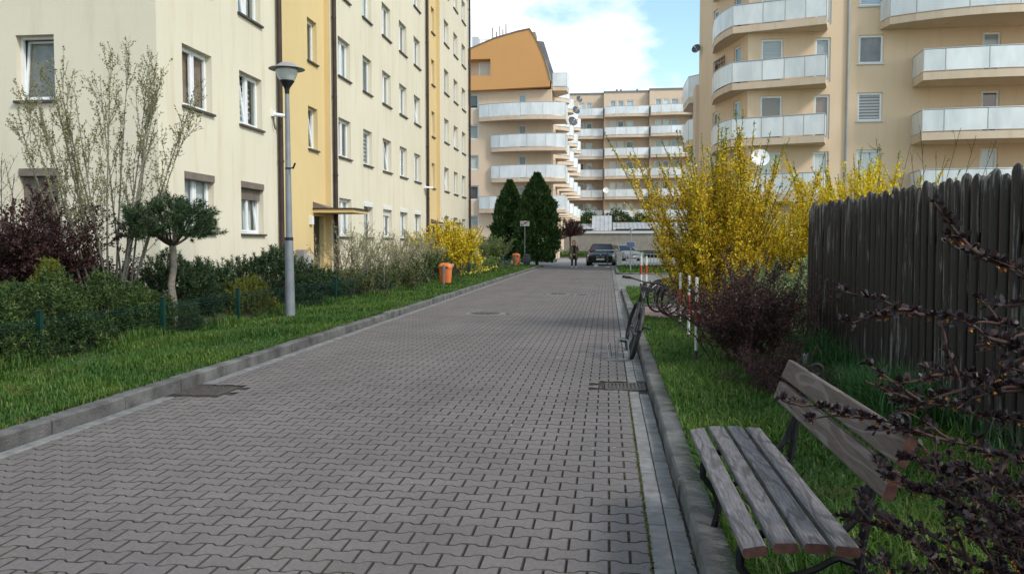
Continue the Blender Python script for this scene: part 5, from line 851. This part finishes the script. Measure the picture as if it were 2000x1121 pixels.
# ================================================================== bicycles
def bike(label, loc, rz, lean=0, steer=.25, paint='black', rim='alloy'):
    t = thing('bicycle', label, 'bicycle', loc, rz); t.rotation_euler = (lean, 0, rz); rw = .335; fx, rx = 1.06, 0.0
    def wheel(x, ang):
        w = MB().torus((0, 0, 0), rw - .024, .027 if rim == 'black' else .022, 30, 7).build('wheel', M['tyre'], t, True, True); w.location = (x, 0, rw); w.rotation_euler = (0, 0, ang); MB().torus((0, 0, 0), rw - .05, .011, 30, 5).build('rim', M[rim], w, True, True)
        m = MB(); m.cyl((0, -.04, 0), (0, .04, 0), .025, n=10)
        for i in range(18): a = i * math.pi / 9; m.tube([(.022 * math.cos(a), .02 * (-1) ** i, .022 * math.sin(a)), ((rw - .055) * math.cos(a), 0, (rw - .055) * math.sin(a))], .0022, 3, False)
        m.build('spokes', M['alloy' if rim != 'black' else 'greybin'], w, True)
    wheel(rx, 0); wheel(fx, steer); hd, hb, bb, st = (.90, 0, .86), (.945, 0, .70), (.42, 0, .29), (.30, 0, .80); m = MB()
    for a, b, r in ((hb, bb, .022), (hd, st, .019), (bb, (.27, 0, .88), .018), (hd, hb, .024), ((rx, .05, rw), bb, .011), ((rx, -.05, rw), bb, .011), ((rx, .05, rw), st, .009), ((rx, -.05, rw), st, .009)): m.cyl(a, b, r, n=8)
    m.build('frame', M[paint], t, True, True); m = MB(); m.cyl((.945, 0, .70), (.95, .045, .66), .016, n=6); m.cyl((.945, 0, .70), (.95, -.045, .66), .016, n=6); m.cyl((.95, .05, .66), (fx, .05, rw), .014, n=6); m.cyl((.95, -.05, .66), (fx, -.05, rw), .014, n=6); m.build('fork', M[paint], t, True, True)
    ca, sa = math.cos(steer), math.sin(steer); H_ = lambda x, y, z: (.89 + x * ca - y * sa, x * sa + y * ca, z); m = MB(); m.cyl((.90, 0, .86), (.885, 0, .98), .016, n=8); m.tube([H_(-.08, -.31, 1.0), H_(-.02, -.2, 1.01), H_(.03, 0, .99), H_(-.02, .2, 1.01), H_(-.08, .31, 1.0)], .012, 8); hbar = m.build('handlebar', M['black'], t, True, True)
    for s in (-1, 1): MB().cyl(H_(-.03, s * .21, 1.01), H_(-.085, s * .325, 1.0), .018, n=8).build('grip', M['tyre'], hbar, True); MB().bar(H_(.03, s * .16, 1.0), H_(-.0, s * .27, .985), .01, .012).build('brake_lever', M['alloy'], hbar, True)
    V = [(.10, 0), (.14, .075), (.20, .085), (.28, .05), (.38, .018), (.40, 0), (.38, -.018), (.28, -.05), (.20, -.085), (.14, -.075)]; sd_ = MB().prism(V, .90, .955).build('saddle', M['black'], t, True); MB().cyl((.27, 0, .80), (.262, 0, .90), .014, n=8).build('seat_post', M['alloy'], t, True)
    m = MB(); m.lathe([(.10, -.004), (.10, .004)], n=20); m.v = [(x + .42, z - .05, y + .29) for x, y, z in m.v]; m.build('chainring', M['black'], t, True)
    for s in (-1, 1):
        e = (.42 + s * .10, s * .085, .29 - s * .13); cr_ = MB().bar((.42, s * .07, .29), e, .014, .022).build('crank', M['alloy' if rim != 'black' else 'black'], t, True); MB().box(e[0] - .05, e[0] + .05, min(e[1], e[1] + s * .1), max(e[1], e[1] + s * .1), e[2] - .012, e[2] + .012).build('pedal', M['black'], cr_, True)
    m = MB(); m.tube([(rx + .36 * math.cos(a), 0, rw + .36 * math.sin(a)) for a in np.linspace(.5, 2.9, 9)], .022, 5); m.build('mudguard', M['black'], t, True); return t
bike('black bicycle leaning at the right kerb, seen from behind', (.30, 10.75, .0), R(91), R(13), .12, 'black', 'black'); bike('bicycle with pale rims parked behind the forsythia, farther of two', (1.05, 17.7, .05), R(38), R(6), -.5, 'greybin'); bike('bicycle with pale rims parked behind the forsythia, nearer of two', (1.28, 16.4, .05), R(32), R(6), -.3, 'greybin')
bike('bicycle deepest in the bay, mostly hidden by the yellow blossom', (1.25, 18.5, .05), R(36), R(5), -.4, 'black'); bike('bicycle wedged between the other two in the bay', (1.22, 17.05, .05), R(35), R(7), -.2, 'galv')
t = thing('bike_stand', 'thin bent steel bicycle stand on the gutter at the right kerb', 'bike stand', (.22, 10.6, 0)); m = MB(); m.tube([(.12, 10.62, 0), (.14, 10.62, .26), (.20, 10.62, .30), (.26, 10.62, .26), (.28, 10.62, 0)], .011, 7); m.build('hoop', M['galv'], t, smooth=True); m = MB(); m.tube([(.02, 10.85, 0), (.0, 10.9, .16), (.03, 10.98, .2), (.06, 11.1, .0)], .009, 6); m.bar((.0, 10.62, .012), (.42, 10.62, .012), .02, .02); m.build('foot', M['galv'], t)
# ================================================================== cars (front towards -y)
def car(label, loc, rz, paint, s=1.0):
    t = thing('car', label, 'car', loc, rz); t.scale = (s, s, s); st = [(-2.42, .62, .28, .60), (-2.36, .80, .20, .68), (-2.15, .90, .17, .76), (-1.6, .945, .17, .86), (-.95, .95, .17, .93), (-.3, .95, .17, .95), (.8, .95, .17, .97), (1.6, .95, .18, 1.0), (2.2, .92, .22, 1.02), (2.40, .82, .32, .98)]
    V = []; n = 12
    for y, w, zb, zt in st: h = zt - zb; V += [(-w * .86, y, zb), (-w * .97, y, zb + h * .12), (-w, y, zb + h * .45), (-w * .97, y, zb + h * .72), (-w * .90, y, zb + h * .92), (-w * .55, y, zt), (w * .55, y, zt), (w * .90, y, zb + h * .92), (w * .97, y, zb + h * .72), (w, y, zb + h * .45), (w * .97, y, zb + h * .12), (w * .86, y, zb)]
    k = len(st); m = MB(); m.add(V, [(i * n + j, i * n + (j + 1) % n, (i + 1) * n + (j + 1) % n, (i + 1) * n + j) for i in range(k - 1) for j in range(n)] + [tuple(range(n)), tuple((k - 1) * n + j for j in range(n))[::-1]]); m.build('body', M[paint], t, True, True)
    lo = [(-1.05, .80, .935), (.1, .82, .95), (1.2, .82, .97), (2.0, .74, 1.0)]; hi = [(-.25, .60, 1.37), (.35, .62, 1.42), (1.0, .60, 1.40), (1.55, .55, 1.28)]
    V = [(sx * w, y, z) for y, w, z in lo for sx in (-1, 1)] + [(sx * w, y, z) for y, w, z in hi for sx in (-1, 1)]; f = [(1, 0, 8, 9), (6, 7, 15, 14)]
    for i in range(3): f += [(2 * i, 2 * i + 2, 8 + 2 * i + 2, 8 + 2 * i), (2 * i + 1, 8 + 2 * i + 1, 8 + 2 * i + 3, 2 * i + 3)]
    MB().add(V, f).build('glasshouse', M['carglass'], t, True); V = [(sx * (w + .01), y, z + dz) for dz in (-.03, .025) for y, w, z in hi for sx in (-1, 1)]; m = MB(); m.add(V, [(8 + 2 * i, 8 + 2 * i + 1, 8 + 2 * i + 3, 8 + 2 * i + 2) for i in range(3)] + [(2 * i, 8 + 2 * i, 8 + 2 * i + 2, 2 * i + 2) for i in range(3)] + [(2 * i + 1, 2 * i + 3, 8 + 2 * i + 3, 8 + 2 * i + 1) for i in range(3)] + [(0, 1, 9, 8), (6, 14, 15, 7)])
    for sx in (-1, 1): m.bar((sx * .80, -1.04, .94), (sx * .60, -.25, 1.38), .06, .05); m.bar((sx * .815, .35, .95), (sx * .615, .38, 1.40), .07, .05)
    m.build('roof', M[paint], t, True)
    for sx in (-1, 1):
        for y in (-1.5, 1.45):
            w = MB().cyl((sx * .72, y, .33), (sx * .955, y, .33), .335, n=22).build('wheel', M['tyre'], t, True, True); MB().cyl((sx * .90, y, .33), (sx * .962, y, .33), .23, n=14).build('wheel_rim', M['alloy'], w, True)
        hl = MB().add([(sx * .50, -2.385, .60), (sx * .84, -2.30, .63), (sx * .86, -2.22, .70), (sx * .52, -2.36, .675), (sx * .50, -2.2, .60), (sx * .84, -2.1, .63), (sx * .86, -2.1, .70), (sx * .52, -2.2, .675)], [(0, 1, 2, 3), (4, 7, 6, 5), (0, 4, 5, 1), (3, 2, 6, 7), (0, 3, 7, 4), (1, 5, 6, 2)]).build('headlight', M['headlight'], t, True); MB().box(sx * .98 - .1, sx * .98 + .1, -.75, -.63, .93, 1.05, .03).build('mirror', M[paint], t, True); MB().box(sx * .68 - .15, sx * .68 + .15, -2.40, -2.30, .27, .40, .02).build('air_intake', M['black'], t, True)
    for sx in (-1, 1):
        k = MB().box(min(sx * .03, sx * .30), max(sx * .03, sx * .30), -2.455, -2.38, .50, .66, .03).build('grille', M['black'], t, True)
        [MB().box(sx * .165 + d - .006, sx * .165 + d + .006, -2.461, -2.4555, .52, .64).build('grille_bar', M['alloy'], k, True) for d in (-.08, -.03, .03, .08)]
    e = MB(); e.lathe([(.045, 0), (.045, .012), (.03, .014), (.001, .014)], n=14); e.v = [(x, -2.435 - z, y + .70) for x, y, z in e.v]; eb = e.build('emblem', M['alloy'], t, True); MB().box(-.26, .26, -2.475, -2.462, .37, .48).build('number_plate', M['white'], t, True); MB().box(-.75, .75, -2.40, -2.2, .20, .26, .02).build('front_lip', M['black'], t, True); return t
car('black saloon car facing the camera behind the barrier', (-.42, 60.2, .0), R(-2), 'carpaint', 1.06); car('dark car half hidden behind the black saloon', (1.35, 76, .0), R(25), 'silver', 1.0)
# ================================================================== barrier
t = thing('boom_barrier', 'white boom barrier lowered across the road in front of the car', 'barrier', (.75, 53.4, 0)); MB().box(.62, .92, 53.25, 53.55, 0, 1.0, .03).build('cabinet', M['white'], t); b = MB().bar((.7, 53.2, 1.1), (-3.05, 53.05, 1.1), .05, .08).build('boom', M['white'], t)
for x in (-1.0, -2.3): MB().box(x - .2, x + .2, 53.06, 53.20, 1.055, 1.145).build('red_stripe', M['red'], b)
t = thing('boom_rest', 'slim dark post holding up the barrier boom', 'post', (-.02, 53.2, 0)); MB().cyl((-.02, 53.3, 0), (-.02, 53.3, 1.05), .035, n=8).build('post', M['greybin'], t); MB().box(-.12, .08, 53.2, 53.4, 0, .06, .02).build('foot', M['white'], t); MB().tube([(-.09, 53.3, 1.12), (-.02, 53.3, 1.05), (.05, 53.3, 1.12)], .015, 6).build('fork', M['greybin'], t)
t = thing('speed_stone', 'small white stone on the road by the barrier', 'stone', (-.75, 53.9, 0)); m = MB(); m.lathe([(.14, 0), (.17, .05), (.14, .12), (.06, .16), (.01, .165)], n=10, sy=.7); m.build('stone', M['white'], t, True, True)
# ================================================================== far signs and pickets on the right
t = thing('sign_pole', 'slim grey pole with a blue plate on the right grass patch', 'sign', (1.15, 42.5, .08)); MB().cyl((0, 0, 0), (0, 0, 2.25), .03, n=8).build('pole', M['galv'], t, True); pl = MB().box(-.2, .2, -.045, -.032, 1.28, 1.52).build('plate', M['blue'], t, True); MB().box(-.21, .21, -.031, -.028, 1.27, 1.53).build('plate_border', M['white'], pl, True)
t = thing('picket_fence', 'pale metal picket fence on the far right grass patch', 'fence', (1.9, 52, .08))
for i in range(12): MB().box(1.15 + i * .21 - .02, 1.15 + i * .21 + .02, 51.98, 52.02, .05, .98).build('picket', M['coping'], t)
for z in (.25, .85): MB().box(1.1, 3.6, 52.025, 52.045, z, z + .05).build('picket_rail', M['coping'], t)
# ================================================================== woman
def person():
    t = thing('person', 'person in long olive coat, black trousers and white shoes, hand raised to face', 'person', (-2.12, 52.4, 0), R(12)); V = [(0, 0, .93), (0, .0, 1.10), (0, .01, 1.28), (0, .01, 1.40), (0, -.005, 1.48), (0, -.02, 1.58), (0, -.02, 1.66)]; Rr = [.15, .125, .135, .09, .052, .082, .07]; E_ = [(0, 1), (1, 2), (2, 3), (3, 4), (4, 5), (5, 6)]
    def chain(root, pts, rads):
        p = root
        for q, r in zip(pts, rads): V.append(q); Rr.append(r); E_.append((p, len(V) - 1)); p = len(V) - 1
    chain(0, [(.10, 0, .86), (.115, -.01, .48), (.13, .02, .10), (.135, -.10, .05)], [.095, .062, .042, .035]); chain(0, [(-.10, 0, .86), (-.11, .0, .48), (-.115, .02, .10), (-.12, -.10, .05)], [.095, .062, .042, .035]); chain(3, [(-.17, .01, 1.38), (-.225, .02, 1.12), (-.20, -.07, .90), (-.20, -.09, .83)], [.06, .048, .036, .03]); chain(3, [(.17, .01, 1.38), (.24, -.03, 1.13), (.14, -.16, 1.36), (.115, -.17, 1.42)], [.06, .048, .036, .03])
    bm = bmesh.new(); ly = bm.verts.layers.skin.verify(); vv = [bm.verts.new(v) for v in V]
    for a, b in E_: bm.edges.new((vv[a], vv[b]))
    for v, r in zip(vv, Rr): v[ly].radius = (r, r)
    vv[0][ly].use_root = True; me = bpy.data.meshes.new('body'); bm.to_mesh(me); bm.free(); o = obj('body', me, M['skin'], t, True); o.modifiers.new('skin', 'SKIN').use_smooth_shade = True; s = o.modifiers.new('sub', 'SUBSURF'); s.levels = s.render_levels = 2
    def rl(secs, name, mat): loft(secs, 20).build(name, M[mat], t, True, True)
    cs = [(.52, .255, .17), (.60, .25, .165), (.92, .215, .145), (1.12, .19, .13), (1.32, .215, .135), (1.41, .17, .11), (1.46, .08, .08)]; n = 20; m = MB(); rows = []
    for z, a, b in cs: rows.append([(a * 1.02 * math.cos(q), b * 1.08 * math.sin(q), z) for q in np.linspace(-math.pi / 2 + .42, 1.5 * math.pi - .42, n)])
    m.add([p for r in rows for p in r], [(i * n + j, i * n + j + 1, (i + 1) * n + j + 1, (i + 1) * n + j) for i in range(len(rows) - 1) for j in range(n - 1)]); co = m.build('coat', M['coat'], t, True, True); sd2 = co.modifiers.new('solid', 'SOLIDIFY'); sd2.thickness = .02
    m = MB(); m.tube([(-.17, .01, 1.39), (-.235, .02, 1.12), (-.205, -.075, .88)], [.075, .065, .055], 10); m.tube([(.17, .01, 1.39), (.25, -.03, 1.12), (.15, -.155, 1.34)], [.075, .065, .052], 10); m.build('sleeves', M['coat'], t, True, True); rl([(.90, .17, .13), (1.12, .155, .115), (1.30, .165, .12), (1.42, .10, .08)], 'jumper', 'cloth_black'); m = MB()
    for s in (1, -1): m.tube([(s * .095, 0, .94), (s * .105, 0, .80), (s * .115, -.01, .48), (s * .125, .02, .11)], [.11, .10, .072, .055], 10)
    m.build('trousers', M['cloth_black'], t, True, True)
    for s in (1, -1): m = MB(); m.lathe([(.045, 0), (.052, .02), (.05, .06), (.035, .09), (.01, .095)], (s * .128, -.04, 0), 14, .95, 2.3); m.build('shoe', M['white'], t, True, True)
    m = MB(); m.lathe([(.05, 1.40), (.09, 1.48), (.105, 1.58), (.10, 1.66), (.075, 1.72), (.03, 1.745), (.005, 1.748)], (0, .012, 0), 18, 1, 1.05); m.v = [(x, y + (.05 if y < -.02 else 0), z) for x, y, z in m.v]; m.build('hair', M['hair'], t, True, True)
    m = MB()
    for s in (1, -1): m.lathe([(.001, -.008), (.011, 0), (.001, .008)], (s * .03, -.098, 1.61), 8)
    m.build('eyes', M['black'], t, True); MB().tube([(0, -.095, 1.61), (0, -.118, 1.575), (0, -.10, 1.565)], [.008, .012, .008], 6).build('nose', M['skin'], t, True); MB().box(-.022, .022, -.105, -.094, 1.535, 1.543).build('mouth', M['red'], t, True)
    for (x, y, z, dx, dz) in ((.105, -.175, 1.45, -.25, .9), (-.20, -.095, .80, .0, -1)):
        m = MB(); m.box(x - .035, x + .035, y - .012, y + .012, z - .04, z + .04, .01)
        for i, l in enumerate((.06, .07, .075, .065)): px = x - .027 + i * .018; m.tube([(px, y, z + dz * .035), (px + dx * .03, y - .012, z + dz * (.035 + l * .55)), (px + dx * .06, y - .03, z + dz * (.035 + l))], [.009, .008, .006], 6)
        m.tube([(x + .03, y, z - dz * .02), (x + .055, y - .015, z + dz * .015), (x + .05, y - .03, z + dz * .045)], [.010, .009, .007], 6); m.build('hand', M['skin'], t, True)
person()
